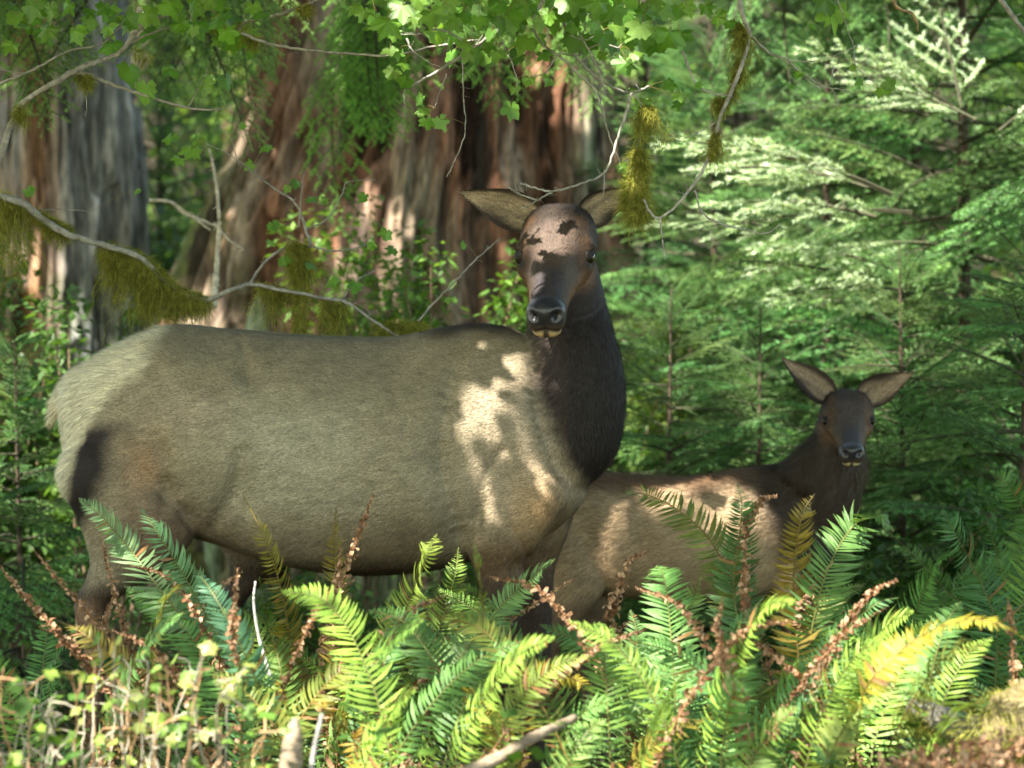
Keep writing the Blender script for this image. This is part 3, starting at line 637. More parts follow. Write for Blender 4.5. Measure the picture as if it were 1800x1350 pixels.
def pale_bough(label, items, d):
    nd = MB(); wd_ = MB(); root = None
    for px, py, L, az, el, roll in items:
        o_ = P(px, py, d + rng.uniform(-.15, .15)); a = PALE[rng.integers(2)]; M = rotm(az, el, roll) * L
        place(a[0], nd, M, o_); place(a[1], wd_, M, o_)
        if root is None: root = empty("spruce_bough", o_, label, "branch", "spruce boughs coloured near white to look sunlit")
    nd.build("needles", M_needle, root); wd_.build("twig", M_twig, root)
PALE = [spray(1.0, 20 + k, droop=.25, ln=.030, wd=.0048, per=520, col=(.24, .36, .16), tipc=(.50, .62, .42), dens=.62) for k in range(2)]  # strong sunlight put into the needle colour of these boughs
W_ = math.pi
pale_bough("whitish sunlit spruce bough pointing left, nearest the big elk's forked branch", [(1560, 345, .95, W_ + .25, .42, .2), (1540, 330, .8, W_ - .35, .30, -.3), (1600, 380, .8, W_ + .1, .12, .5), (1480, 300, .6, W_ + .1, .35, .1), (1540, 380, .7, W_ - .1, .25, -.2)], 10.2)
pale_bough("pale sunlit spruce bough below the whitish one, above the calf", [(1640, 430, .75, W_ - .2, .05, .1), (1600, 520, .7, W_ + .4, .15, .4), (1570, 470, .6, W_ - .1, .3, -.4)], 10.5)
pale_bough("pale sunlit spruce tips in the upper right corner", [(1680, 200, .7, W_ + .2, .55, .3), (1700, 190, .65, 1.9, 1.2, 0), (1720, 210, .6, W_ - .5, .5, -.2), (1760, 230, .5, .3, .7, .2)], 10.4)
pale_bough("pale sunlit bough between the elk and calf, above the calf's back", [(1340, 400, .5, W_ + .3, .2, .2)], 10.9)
for px, d, r, lab, ln in [(1408, 21, .42, "thick dark trunk above the sunlit spruces", 0), (1140, 19, .14, "slim dark trunk just right of the massive reddish tree", .01),
    (1245, 24, .25, "dim trunk between the slim one and the thick dark one", 0), (1560, 25, .38, "far trunk behind the bright spruce tips", -.01), (1700, 20, .20, "far trunk near the upper right corner", 0),
    (262, 22, .22, "trunk in the gap between the two great trees", 0), (330, 27, .30, "farther trunk in the gap between the two great trees", 0), (1810, 27, .4, "trunk cut off by the right edge, deep in the forest", 0), (1030, 26, .3, "trunk half hidden by the massive reddish tree", 0)]:
    far_tree(px, d, r, lab, ln)
# ------------------------------------------------------------------ leafy understorey
def leafmass(mb, ctr, rad, n, size, col, col2, droop=.4, aspect=.5):
    p = ctr + rdir(n) * rng.random((n, 1)) ** .4 * rad
    dr = nrm(rdir(n) * np.array([1, 1, .45]) + np.array([0, 0, -droop])); L = size * (.6 + .8 * rng.random((n, 1)))
    sd = nrm(np.cross(dr, rdir(n) * .4 + np.array([0, 0, 1.]))); t = rng.random((n, 1)) ** 1.5
    c = (np.array(col) * (1 - t) + np.array(col2) * t) * (.7 + .6 * rng.random((n, 1)))
    m = p + dr * L * .45; a = m + sd * L * aspect / 2; b = m - sd * L * aspect / 2; q = p + dr * L
    v = np.stack([p, a, q, b], 1).reshape(-1, 3); i = np.arange(n)[:, None] * 4
    mb.add(v, np.concatenate([i + np.array([[0, 1, 2]]), i + np.array([[0, 2, 3]])]), np.repeat(c, 4, 0))
mb = MB()      # far foliage on the rising ground
for i in range(900):
    y = rng.uniform(8, 30); d = y + D0; x = rng.uniform(-1, 1) * (1.9 * d / D0 + 1.5)
    if abs(x - X_(760, d)) < 2.2 and y < 9: continue
    h = float(gz(x, y)); up = rng.random() ** 1.3 * 4.6
    leafmass(mb, np.array([x, y, h + .15 + up]), np.array([.9, .9, .45]) * rng.uniform(.5, 1.1), 130, .10, (.05, .12, .02), (.16, .27, .05))
setm(mb.build("undergrowth", M_bg), "mass of green leaves filling the forest behind the trunks", "undergrowth", kind="stuff")
mb = MB()      # ground cover behind and under the elk
n = 26000; x = rng.uniform(-4.6, 4.6, n); y = rng.uniform(-3.2, 9, n); k = fbm(np.stack([x, y, x * 0], -1) * 1.1, 3); keep = rng.random(n) < sst(k, .38, .55) + .12
x, y = x[keep], y[keep]; n = len(x); z = gz(x, y) + .02 + rng.random(n) ** 2 * .30
p = np.stack([x, y, z], -1); dr = nrm(rdir(n) * np.array([1, 1, .5]) + np.array([0, 0, .1])); L = (.02 + .05 * rng.random((n, 1)))
sd = nrm(np.cross(dr, nrm(rdir(n) * .4 + np.array([0, 0, 1.])))); c = (np.array((.05, .12, .02)) + np.array((.07, .10, .015)) * rng.random((n, 1)) ** 2) * (.6 + .8 * rng.random((n, 1)))
v = np.stack([p, p + dr * L * .5 + sd * L * .33, p + dr * L, p + dr * L * .5 - sd * L * .33], 1).reshape(-1, 3); i = np.arange(n)[:, None] * 4
mb.add(v, np.concatenate([i + np.array([[0, 1, 2]]), i + np.array([[0, 2, 3]])]), np.repeat(c, 4, 0))
setm(mb.build("ground_cover", M_bg), "low green leaves covering the forest floor", "ground cover", kind="stuff")
mb = MB()      # dead leaf litter
n = 30000; x = rng.uniform(-4.2, 4.2, n); y = rng.uniform(-4.6, 6, n); z = gz(x, y) + .012 + .03 * rng.random(n); p = np.stack([x, y, z], -1)
dr = nrm(rdir(n) * np.array([1, 1, .35])); L = .02 + .05 * rng.random((n, 1)); sd = nrm(np.cross(dr, nrm(rdir(n) * .5 + np.array([0, 0, 1.]))))
t = rng.random((n, 1)); c = (np.array((.16, .085, .045)) * (1 - t) + np.array((.32, .23, .15)) * t) * (.5 + .8 * rng.random((n, 1)))
blades(mb, p, p + dr * L, L[:, 0] * .35, sd, c, bend=np.tile([0, 0, 1.], (n, 1)) * L * .4, nseg=3)
setm(mb.build("leaf_litter", M_dead), "brown dead leaves lying on the forest floor", "leaf litter", kind="stuff")
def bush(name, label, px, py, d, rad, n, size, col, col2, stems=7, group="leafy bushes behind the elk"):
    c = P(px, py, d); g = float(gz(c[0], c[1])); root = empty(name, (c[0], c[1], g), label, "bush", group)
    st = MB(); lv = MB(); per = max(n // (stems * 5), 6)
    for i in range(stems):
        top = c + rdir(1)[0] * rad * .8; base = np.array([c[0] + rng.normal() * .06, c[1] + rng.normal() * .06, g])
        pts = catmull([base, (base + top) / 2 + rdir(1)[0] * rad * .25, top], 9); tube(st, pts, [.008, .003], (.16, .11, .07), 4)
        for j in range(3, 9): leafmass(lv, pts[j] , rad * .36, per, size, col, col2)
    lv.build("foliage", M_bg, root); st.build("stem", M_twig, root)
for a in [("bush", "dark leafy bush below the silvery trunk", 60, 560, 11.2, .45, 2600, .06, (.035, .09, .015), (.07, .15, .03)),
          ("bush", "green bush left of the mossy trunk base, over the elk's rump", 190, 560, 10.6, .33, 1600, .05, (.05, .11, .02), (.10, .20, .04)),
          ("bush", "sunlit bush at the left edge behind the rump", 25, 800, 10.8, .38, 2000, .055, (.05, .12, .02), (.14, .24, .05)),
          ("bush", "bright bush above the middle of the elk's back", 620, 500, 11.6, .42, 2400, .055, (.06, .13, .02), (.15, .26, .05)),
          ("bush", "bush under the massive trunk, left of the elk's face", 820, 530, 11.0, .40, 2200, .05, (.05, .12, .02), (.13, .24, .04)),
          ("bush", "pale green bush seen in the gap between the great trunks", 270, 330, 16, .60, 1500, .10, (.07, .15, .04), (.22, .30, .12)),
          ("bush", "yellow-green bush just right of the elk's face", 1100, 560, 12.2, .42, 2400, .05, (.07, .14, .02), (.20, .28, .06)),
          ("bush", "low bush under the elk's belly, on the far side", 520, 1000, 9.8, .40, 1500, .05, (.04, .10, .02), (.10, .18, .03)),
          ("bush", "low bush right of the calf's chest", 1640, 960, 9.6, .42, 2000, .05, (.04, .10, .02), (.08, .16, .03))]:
    bush(*a)
rng = np.random.default_rng(104)
# ------------------------------------------------------------------ sword ferns
GRN = [(.12, .22, .04), (.085, .18, .045), (.165, .26, .04), (.095, .20, .05)]
def frond(root, pts, pl, kind='G', spacing=.0125, col=None, nvec=None, curl=1.0, rs=.0022, fold=.25):
    """pts tip->base world points; pl = longest pinna"""
    pts = np.array(pts, float)[::-1]; L = np.linalg.norm(np.diff(pts, axis=0), axis=1).sum(); n = max(int(L / spacing), 12)
    c = catmull(pts, n); t = np.linspace(0, 1, n); T, _, _ = frames(c)
    if nvec is None: nvec = nrm(np.array([rng.normal() * .45, -1, .45 + rng.normal() * .35]))
    N_ = np.tile(nvec, (n, 1)); Sd = nrm(np.cross(T, N_)); N_ = np.cross(Sd, T)
    col = np.array(GRN[rng.integers(4)] if col is None else col)
    mb = MB(); stem = {'G': (.16, .17, .05), 'Y': (.20, .14, .04), 'D': (.20, .10, .05)}[kind]
    tube(mb, c[::2], [rs * 1.4, rs, rs * .4], stem, 4)
    t0 = .16 if kind != 'D' else .10; idx = np.where(t > t0)[0]; u = (t[idx] - t0) / (1 - t0)
    prof = np.clip(u / .16, .55, 1) * (1 - u ** 2.2) ** .85 + .10 * (1 - u)
    for sg in (-1, 1):
        m = len(idx); p = c[idx] + T[idx] * (sg * spacing * .25); ln = (pl * prof * (.90 + .18 * rng.random(m)))[:, None]
        if kind != 'D':
            keep = rng.random(m) > (.03 if kind == 'G' else .10)
            tw = .22 + .42 * u[:, None] + .08 * rng.normal(size=(m, 1))
            dr = nrm(sg * Sd[idx] + T[idx] * tw + N_[idx] * (fold + .10 * rng.normal(size=(m, 1))))
            tip = p + dr * ln; bend = -N_[idx] * ln * (.22 + .2 * rng.random((m, 1))) * curl + T[idx] * ln * (.12 + .1 * rng.normal(size=(m, 1)))
            sd = nrm(np.cross(dr, N_[idx] + .35 * rng.normal(size=(m, 1)) * T[idx])); 
            cc = col * (.75 + .5 * rng.random((m, 1))) * (1 + .25 * np.sin(u * 9 + sg)[:, None] * .4)
            if kind == 'Y': cc = cc * (1 - .3 * rng.random((m, 1))) + np.array((.20, .11, .03)) * .3 * rng.random((m, 1))
            br = rng.random(m) < .015; cc[br] = (.25, .13, .05)
            k = keep; blades(mb, p[k], tip[k], np.full(k.sum(), .0086) * np.clip(ln[k, 0] / .06, .45, 1.15), sd[k], cc[k], bend[k], nseg=4)
        else:
            curls(mb, p, nrm(sg * Sd[idx] + T[idx] * .3 + .5 * rdir(m)), ln[:, 0], rng.random((m, 1)))
    o = mb.build("frond", M_dead if kind == 'D' else M_frond, root); return o
def curls(mb, p, dr, ln, t, w0=.0085):
    """dry curled ribbons"""
    m = len(p); ax = nrm(np.cross(dr, rdir(m))); nn = np.cross(ax, dr); tot = rng.uniform(1.5, 5.0, (m, 1)); K = 5
    c = (np.array((.17, .075, .035)) * (1 - t) + np.array((.42, .27, .17)) * t) * (.7 + .7 * rng.random((m, 1)))
    pos = p.copy(); rows = []; ln = ln[:, None]
    for q in range(K + 1):
        w_ = w0 * (.6 + .8 * math.sin(math.pi * (q + .6) / (K + 1.4))); rows += [pos - ax * w_ / 2, pos + ax * w_ / 2]
        a = tot * q / K; pos = pos + (dr * np.cos(a) + nn * np.sin(a)) * ln / K; ax = nrm(ax + .25 * rdir(m))
    v = np.stack(rows, 1).reshape(-1, 3); f = []
    for q in range(K): f += [[2 * q, 2 * q + 1, 2 * q + 3], [2 * q, 2 * q + 3, 2 * q + 2]]
    f = (np.array(f)[None] + (np.arange(m) * (2 * K + 2))[:, None, None]).reshape(-1, 3); mb.add(v, f, np.repeat(c, 2 * K + 2, 0))
CL = [ # px, d, n random, len, label
    (240, 6.95, 10, .62, "fern with two pale blue-green fronds leaning left across the big elk's hind leg"),
    (120, 6.7, 9, .55, "fern of mostly dead pink-brown curled fronds at the left edge"),
    (510, 6.9, 11, .62, "fern with one tall olive frond standing against the big elk's belly"),
    (590, 7.05, 8, .55, "fern with a tall upright dead rust-brown frond in front of the belly"),
    (690, 7.0, 13, .62, "bright yellow-green fern just left of the big elk's front legs"),
    (820, 6.9, 10, .55, "fern with a single frond pointing right beside the big elk's front legs"),
    (900, 6.43, 12, .50, "low fern with a pale arching frond below the big elk's chest"),
    (1110, 6.8, 13, .58, "upright fern under the calf's rump with broad pale green fronds"),
    (1200, 6.5, 11, .55, "fern leaning right below the calf's belly"),
    (1310, 7.0, 10, .60, "tall ragged fern with browning tips in front of the calf's shoulder"),
    (1420, 6.95, 12, .62, "tall green fern whose frond hooks over right below the calf's chest"),
    (1370, 6.36, 13, .50, "fern with long fronds raked to the right, lower right of the calf"),
    (1490, 6.36, 10, .48, "sunlit fern with a yellow arching frond reaching the right edge"),
    (1740, 8.5, 13, .70, "shaded fern standing behind the others near the right edge"),
    (1560, 8.9, 8, .60, "shaded fern with one long drooping frond right of the calf's chest"),
    (420, 6.36, 10, .50, "fern with pale blue fronds above the yellow-leaved shrubs"),
    (730, 6.26, 10, .50, "low fern at the bottom edge left of the pale fallen stick"),
    (1080, 6.22, 11, .48, "blurred fern at the bottom edge right of the pale fallen stick"),
    (1250, 6.21, 11, .45, "blurred fern at the bottom edge below the calf's belly"),
    (1590, 6.19, 11, .42, "fern at the bottom right edge in front of the dry litter"),
    (1790, 6.26, 6, .42, "blue-green fern in the bottom right corner"),
    (590, 6.29, 10, .48, "fern at the bottom edge behind the broken stake"),
    (960, 9.4, 6, .50, "dark fern in the shade between the big elk's legs and the calf"),
    (60, 8.3, 6, .45, "small shaded fern behind the dead fronds at the left edge"),
]
HERO = [ # clump, kind, pinna, color, pts tip->base, normal
    (0, 'G', .082, (.15, .27, .16), [(138, 876), (178, 908), (232, 970), (300, 1062), (372, 1160)], (.55, -1, .75)),
    (0, 'G', .075, (.11, .24, .14), [(246, 890), (272, 930), (322, 1010), (372, 1100), (420, 1190)], (.6, -1, .55)),
    (15, 'G', .070, (.09, .23, .17), [(330, 985), (372, 1040), (420, 1130), (455, 1230)], (.6, -1, .4)),
    (2, 'Y', .060, (.17, .17, .03), [(426, 868), (455, 925), (490, 1020), (508, 1120), (515, 1230)], (.9, -1, .1)),
    (2, 'G', .060, (.08, .16, .04), [(455, 1010), (470, 1090), (490, 1160), (500, 1240)], None),
    (3, 'Y', .055, (.16, .15, .03), [(591, 893), (588, 960), (592, 1050), (596, 1180)], (.8, -1, .1)),
    (3, 'D', .040, None, [(657, 868), (638, 920), (612, 990), (585, 1080), (575, 1200)], None),
    (3, 'D', .050, None, [(600, 960), (592, 1030), (575, 1120), (570, 1210)], None),
    (4, 'G', .078, (.19, .29, .06), [(768, 938), (752, 975), (722, 1050), (690, 1140), (668, 1240)], (-.2, -1, .5)),
    (4, 'G', .065, (.15, .26, .07), [(806, 962), (800, 1010), (778, 1090), (742, 1180), (712, 1270)], (.1, -1, .4)),
    (4, 'G', .062, (.08, .22, .17), [(752, 1036), (722, 1080), (682, 1150), (655, 1230)], (-.9, -1, .5)),
    (4, 'G', .060, (.12, .24, .12), [(770, 1120), (752, 1180), (730, 1240), (710, 1310)], None),
    (5, 'G', .072, (.13, .26, .12), [(977, 981), (942, 1010), (885, 1062), (838, 1120), (800, 1190)], (-.45, -1, .7)),
    (5, 'D', .032, None, [(1006, 1018), (930, 1068), (850, 1120), (760, 1185), (670, 1270)], None),
    (5, 'Y', .030, (.10, .18, .04), [(832, 952), (842, 1000), (845, 1050), (850, 1100)], None),
    (1, 'D', .044, None, [(-8, 985), (40, 1045), (95, 1105), (150, 1165), (200, 1240)], None),
    (1, 'D', .030, None, [(56, 962), (100, 1015), (160, 1085), (215, 1150), (260, 1220)], None),
    (0, 'D', .036, None, [(178, 945), (190, 1000), (212, 1080), (232, 1160), (250, 1240)], None),
    (0, 'D', .034, None, [(232, 994), (290, 1012), (340, 1070), (380, 1150), (400, 1220)], None),
    (15, 'D', .036, None, [(418, 1000), (412, 1060), (410, 1130), (425, 1210)], None),
    (1, 'Y', .055, (.14, .15, .04), [(90, 1085), (140, 1110), (190, 1150), (240, 1210)], None),
    (6, 'G', .070, (.17, .27, .07), [(1038, 1152), (985, 1168), (930, 1210), (885, 1275), (868, 1340)], (-.2, -1, 1.0)),
    (6, 'Y', .045, (.34, .33, .05), [(1060, 1240), (1020, 1200), (975, 1185), (930, 1210)], None),
    (6, 'Y', .050, (.38, .36, .05), [(800, 1190), (835, 1225), (868, 1280), (890, 1340)], None),
    (7, 'G', .062, (.11, .22, .10), [(1108, 1070), (1120, 1120), (1112, 1190), (1100, 1290)], (.3, -1, .4)),
    (7, 'G', .082, (.16, .27, .11), [(1232, 1014), (1215, 1060), (1185, 1140), (1150, 1230), (1130, 1320)], (-.1, -1, .5)),
    (8, 'G', .060, (.09, .24, .12), [(1345, 1048), (1300, 1095), (1245, 1170), (1205, 1260), (1190, 1340)], (-.7, -1, .6)),
    (8, 'G', .058, (.13, .25, .11), [(1300, 1130), (1260, 1190), (1225, 1260), (1205, 1330)], None),
    (9, 'Y', .075, (.09, .15, .04), [(1092, 872), (1130, 868), (1185, 892), (1245, 945), (1288, 1030), (1305, 1130)], (.0, -1, .6)),
    (9, 'G', .070, (.07, .16, .07), [(1296, 848), (1304, 890), (1300, 950), (1290, 1030), (1300, 1130)], (.1, -1, .4)),
    (9, 'D', .030, None, [(1365, 872), (1340, 878), (1320, 905), (1310, 950)], None),
    (10, 'Y', .062, (.19, .165, .035), [(1432, 868), (1412, 900), (1400, 960), (1395, 1040), (1402, 1140)], (.2, -1, .3)),
    (10, 'G', .085, (.09, .20, .07), [(1572, 932), (1540, 905), (1500, 925), (1462, 985), (1432, 1080), (1420, 1190)], (.25, -1, .8)),
    (10, 'D', .038, None, [(1335, 985), (1312, 1000), (1310, 1060), (1340, 1130)], None),
    (10, 'D', .045, None, [(1465, 985), (1430, 1030), (1400, 1090), (1390, 1160)], None),
    (11, 'G', .062, (.09, .23, .10), [(1582, 1050), (1540, 1062), (1480, 1115), (1410, 1200), (1350, 1300)], (-.5, -1, .9)),
    (11, 'G', .060, (.08, .21, .11), [(1512, 1128), (1470, 1165), (1425, 1230), (1385, 1310)], (-.6, -1, .6)),
    (11, 'D', .040, None, [(1575, 1020), (1530, 1045), (1480, 1110), (1440, 1190)], None),
    (11, 'D', .055, None, [(1270, 1050), (1262, 1110), (1280, 1190), (1300, 1270)], None),
    (12, 'Y', .052, (.33, .34, .05), [(1815, 1135), (1760, 1098), (1690, 1092), (1620, 1118), (1560, 1165), (1515, 1230)], (.1, -1, 1.3)),
    (12, 'G', .062, (.24, .34, .12), [(1655, 1205), (1600, 1192), (1545, 1212), (1490, 1270), (1460, 1340)], (-.2, -1, 1.2)),
    (12, 'G', .05, (.10, .22, .09), [(1560, 1240), (1520, 1262), (1480, 1300), (1450, 1350)], None),
    (13, 'G', .085, (.055, .15, .055), [(1655, 895), (1680, 940), (1722, 1020), (1752, 1110)], (.1, -1, .4)),
    (13, 'G', .085, (.055, .15, .055), [(1735, 915), (1755, 985), (1775, 1070), (1785, 1150)], (.1, -1, .4)),
    (13, 'G', .06, (.06, .15, .05), [(1738, 828), (1768, 850), (1800, 900), (1830, 980)], None),
    (14, 'G', .045, (.08, .18, .06), [(1560, 932), (1605, 975), (1655, 1030), (1700, 1095)], None),
    (9, 'D', .040, None, [(1140, 968), (1105, 990), (1088, 1040), (1082, 1110)], None),
    (20, 'G', .06, (.07, .20, .14), [(1745, 1255), (1770, 1285), (1800, 1330), (1830, 1380)], None),
    (17, 'Y', .060, (.17, .17, .03), [(1270, 1255), (1210, 1275), (1150, 1310), (1100, 1370)], (-.4, -1, 1)),
    (17, 'G', .070, (.15, .28, .09), [(1065, 1262), (1030, 1290), (1000, 1340), (985, 1400)], (-.2, -1, .8)),
    (19, 'G', .075, (.16, .26, .08), [(1660, 1215), (1640, 1255), (1610, 1310), (1590, 1370)], (-.2, -1, .5)),
    (19, 'G', .07, (.12, .23, .06), [(1745, 1240), (1705, 1275), (1660, 1325), (1630, 1380)], (-.5, -1, .6)),
    (18, 'G', .08, (.14, .26, .07), [(1400, 1240), (1370, 1275), (1330, 1320), (1300, 1380)], (-.4, -1, .6)),
    (20, 'G', .07, (.10, .22, .08), [(1700, 1190), (1730, 1230), (1765, 1290), (1790, 1360)], (.4, -1, .6)),
    (21, 'Y', .05, (.22, .17, .03), [(545, 1235), (585, 1255), (620, 1300), (640, 1360)], None),
]
ferns = []
for px, d, n, L, lab in CL:
    x, y = at(px, d); g = float(gz(x, y)); root = empty("sword_fern", (x, y, g), lab, "fern", "sword ferns in front of and around the elk"); ferns.append((root, np.array([x, y, g]), d))
    for i in range(max(4, int(n * .34))):
        az = i * 2.4 + rng.random() * .8; el = rng.uniform(.85, 1.42); l = L * rng.uniform(.85, 1.4) ; h = np.array([math.cos(az), math.sin(az), 0])
        p0 = np.array([x, y, g]) + h * .03; p1 = p0 + (h * math.cos(el) + np.array([0, 0, math.sin(el)])) * l * .55
        p2 = p1 + (h * math.cos(el * .78) + np.array([0, 0, math.sin(el * .78)])) * l * .38; p3 = p2 + (h * 1 + np.array([0, 0, .25 + .3 * rng.random()])) * l * .22
        kind = rng.choice(['G', 'G', 'G', 'G', 'G', 'G', 'G', 'Y', 'D', 'D']) if d < 8 else 'G'
        nv = nrm(np.array([-h[0] * .5 + .1 * rng.normal(), -h[1] * .3 - .75, .6])); cl = np.array(GRN[rng.integers(4)]) * rng.uniform(.8, 1.5)
        if kind == 'Y': cl = np.array((.14, .19, .035))
        frond(root, [p3, p2, p1, p0], (.090 if kind != 'D' else .035) * rng.uniform(.8, 1.1) * (L / .6) ** .5, kind, spacing=.0125, col=cl, nvec=nv)
for ci, kind, pl, col, pts, nv in HERO:
    if col: col = (col[0] * 1.15, col[1], col[2] * .75)
    root, rp, d = ferns[ci]; m = len(pts); dd = d + rng.uniform(-.12, .12) - (.35 if ci == 12 else 0)
    w3 = [P(px, py, dd + .18 * (1 - i / m) * rng.uniform(-1, 1)) for i, (px, py) in enumerate(pts)]
    w3.append(rp * .6 + w3[-1] * .4 if w3[-1][2] > rp[2] + .1 else rp); w3.append(rp)
    frond(root, w3, pl * (1.18 if kind != 'D' else 1) * d / 7, kind, spacing=.0120 * d / 7, col=col, nvec=None if nv is None else nrm(np.array(nv, float)), rs=.0026)
rng = np.random.default_rng(105)
# ------------------------------------------------------------------ dry litter heap, log, sticks
mb = MB()
n = 2200; px = rng.uniform(1420, 1850, n); x = np.empty(n); y = rng.uniform(-2.7, -1.4, n); x = (px - 900) / SC * (y + D0) / D0
z = gz(x, y) + .01 + .12 * rng.random(n) * np.exp(-((x - 1.15) / .5) ** 2)
p = np.stack([x, y, z], -1); curls(mb, p, rdir(n), rng.uniform(.015, .045, n), rng.random((n, 1)))
n = 3600; y = rng.uniform(-1.9, -.9, n); x = (rng.uniform(-40, 1150, n) - 900) / SC * (y + D0) / D0
p = np.stack([x, y, gz(x, y) + .02 + .16 * rng.random(n)], -1); curls(mb, p, rdir(n), rng.uniform(.02, .06, n), rng.random((n, 1)))
setm(mb.build("dead_fern_litter", M_dead), "curled dry brown fern remains heaped between the green ferns", "fern litter", kind="stuff")
def log(name, label, pts, r, col, cat="log", mat=None, moss=None):
    pts = catmull(pts, 40); c = np.array(col) * (.6 + .8 * fbm(pts * 9, 3))[:, None]; root = empty(name, pts[0], label, cat)
    mb = MB(); tube(mb, pts, r, c, 16, jit=.22); mb.build("wood", mat or M_wood, root, smooth=True)
    if moss:
        mm = MB(); 
        for a, b, n_, ln in moss: mossclump(mm, pts[int(a * 39):int(b * 39) + 1], n_, ln, np.max(r))
        mm.build("moss", M_moss, root)
    return root
MOSSC = ((.17, .19, .03), (.34, .32, .07))
def mossclump(mb, path, n, ln, r=.006, hang=.5, cols=MOSSC, wd=.0016):
    path = np.atleast_2d(path); i = rng.random(n) * (len(path) - 1); i0 = i.astype(int); i1 = np.minimum(i0 + 1, len(path) - 1); f = (i - i0)[:, None]
    p = path[i0] * (1 - f) + path[i1] * f; dr = rdir(n); p = p + dr * r * .9; t = rng.random((n, 1))
    c = (np.array(cols[0]) * (1 - t) + np.array(cols[1]) * t) * (.6 + .7 * rng.random((n, 1))); l = ln * (.4 + .9 * rng.random((n, 1)))
    dr = nrm(dr + np.array([0, 0, -hang * .5])); sd = nrm(np.cross(dr, rdir(n)))
    blades(mb, p, p + dr * l * .7, np.full(n, wd), sd, c, bend=np.tile([0, 0, -1.], (n, 1)) * l * hang + rdir(n) * l * .60, nseg=3)
def hangers(mb, path, n, lnf, r=.01, cols=MOSSC, wd=.0020, clump=3.0):
    """long pendent strands; lnf(t)->length"""
    path = np.atleast_2d(path); i = rng.random(n) * (len(path) - 1); i0 = i.astype(int); i1 = np.minimum(i0 + 1, len(path) - 1); f = (i - i0)[:, None]
    p = path[i0] * (1 - f) + path[i1] * f + rdir(n) * r; tt = i / max(len(path) - 1, 1); K = 6
    l = (lnf(tt) * (.25 + .85 * rng.random(n) ** .8) * (.35 + 1.1 * fbm(p * 22, 2)) * (.35 + 1.2 * sst(fbm(p * 7 + 3, 2), .25, .7)))[:, None]; t = rng.random((n, 1))
    c = (np.array(cols[0]) * (1 - t) + np.array(cols[1]) * t) * (.5 + .8 * fbm(p * 30, 2))[:, None] * (.7 + .5 * rng.random((n, 1)))
    for q in range(max(n // 55, 6)):
        k = rng.integers(n); zz = np.linspace(0, 1, 7)[:, None]; lat = np.cumsum(rng.normal(size=(7, 3)) * .16, 0) * np.array([1, 1, .2])
        rope = p[k] + (np.array([0, 0, -1.]) * zz + lat * zz) * l[k] * .85; mossclump(mb, rope, int(70 + 900 * l[k, 0]), .022, .007 + .05 * l[k, 0], .5, cols)
    keep = rng.random(n) < .45; p = p[keep]; l = l[keep]; c = c[keep]; n = len(p)
    rows = []; pos = p; sd = nrm(rdir(n) * np.array([1, 1, .1])); v = rdir(n) * .5
    for q in range(K + 1):
        w_ = wd * (1 - .5 * q / K); rows += [pos - sd * w_ / 2, pos + sd * w_ / 2]; v = v * .7 + rdir(n) * .55; pos = pos + (np.array([0, 0, -1.]) + v * np.array([1, 1, .7])) * l / K
    vv = np.stack(rows, 1).reshape(-1, 3); f_ = []
    for q in range(K): f_ += [[2 * q, 2 * q + 1, 2 * q + 3], [2 * q, 2 * q + 3, 2 * q + 2]]
    f_ = (np.array(f_)[None] + (np.arange(n) * (2 * K + 2))[:, None, None]).reshape(-1, 3); mb.add(vv, f_, np.repeat(c, 2 * K + 2, 0))
log("rotting_log", "weathered grey rotting log among dry litter, bottom right", [P(1600, 1240, 6.25), P(1660, 1268, 6.2), P(1730, 1292, 6.15), P(1830, 1330, 6.1)], [.022, .036, .04, .04], (.14, .13, .115), moss=[(0, .35, 900, .03)])
log("mossy_log", "moss-covered log lit yellow at the right edge above the grey log", [P(1735, 1300, 6.1), P(1775, 1280, 6.1), P(1830, 1265, 6.1), P(1900, 1265, 6.1)], [.04, .085, .10, .10], (.16, .13, .06), moss=[(0, 1, 5200, .03)])
log("fallen_stick", "pale tan fallen stick slanting up to the right at the bottom edge", [P(780, 1375, 5.6), P(870, 1335, 5.7), P(940, 1295, 5.8), P(1010, 1262, 5.95)], [.015, .013, .012, .009], (.25, .19, .13), "stick")
log("broken_stake", "splintered pale brown stub standing upright at the bottom edge", [P(508, 1400, 5.5), P(512, 1340, 5.5), P(516, 1290, 5.5), P(520, 1262, 5.5)], [.026, .024, .018, .005], (.22, .17, .12), "stub")
log("grey_stick", "thin bleached grey stick standing beside the splintered stub", [P(540, 1400, 5.5), P(552, 1320, 5.5), P(566, 1255, 5.5)], [.006, .005, .004], (.26, .25, .23), "stick")
log("bare_stem", "thin bleached bare stem curving up between ferns under the belly", [P(475, 1190, 6.6), P(455, 1120, 6.6), P(446, 1060, 6.6), P(449, 1022, 6.6)], [.005, .004, .003, .002], (.5, .47, .42), "stem")
rng = np.random.default_rng(106)
SUNNY = np.array([P(a, b, 7.7) for a, b in [(795, 632), (810, 665), (824, 700), (905, 610), (905, 700), (915, 740), (812, 795), (825, 832), (925, 845), (870, 590), (960, 470), (945, 500), (870, 385)]] + [P(a, b, 8.7) for a, b in [(1190, 960), (1150, 900), (1240, 900), (1080, 1000), (1230, 960), (1060, 930)]])
HEADPT = np.array([P(950, 458, 7.88), P(970, 435, 7.9), P(940, 500, 7.8), P(975, 482, 7.84)])
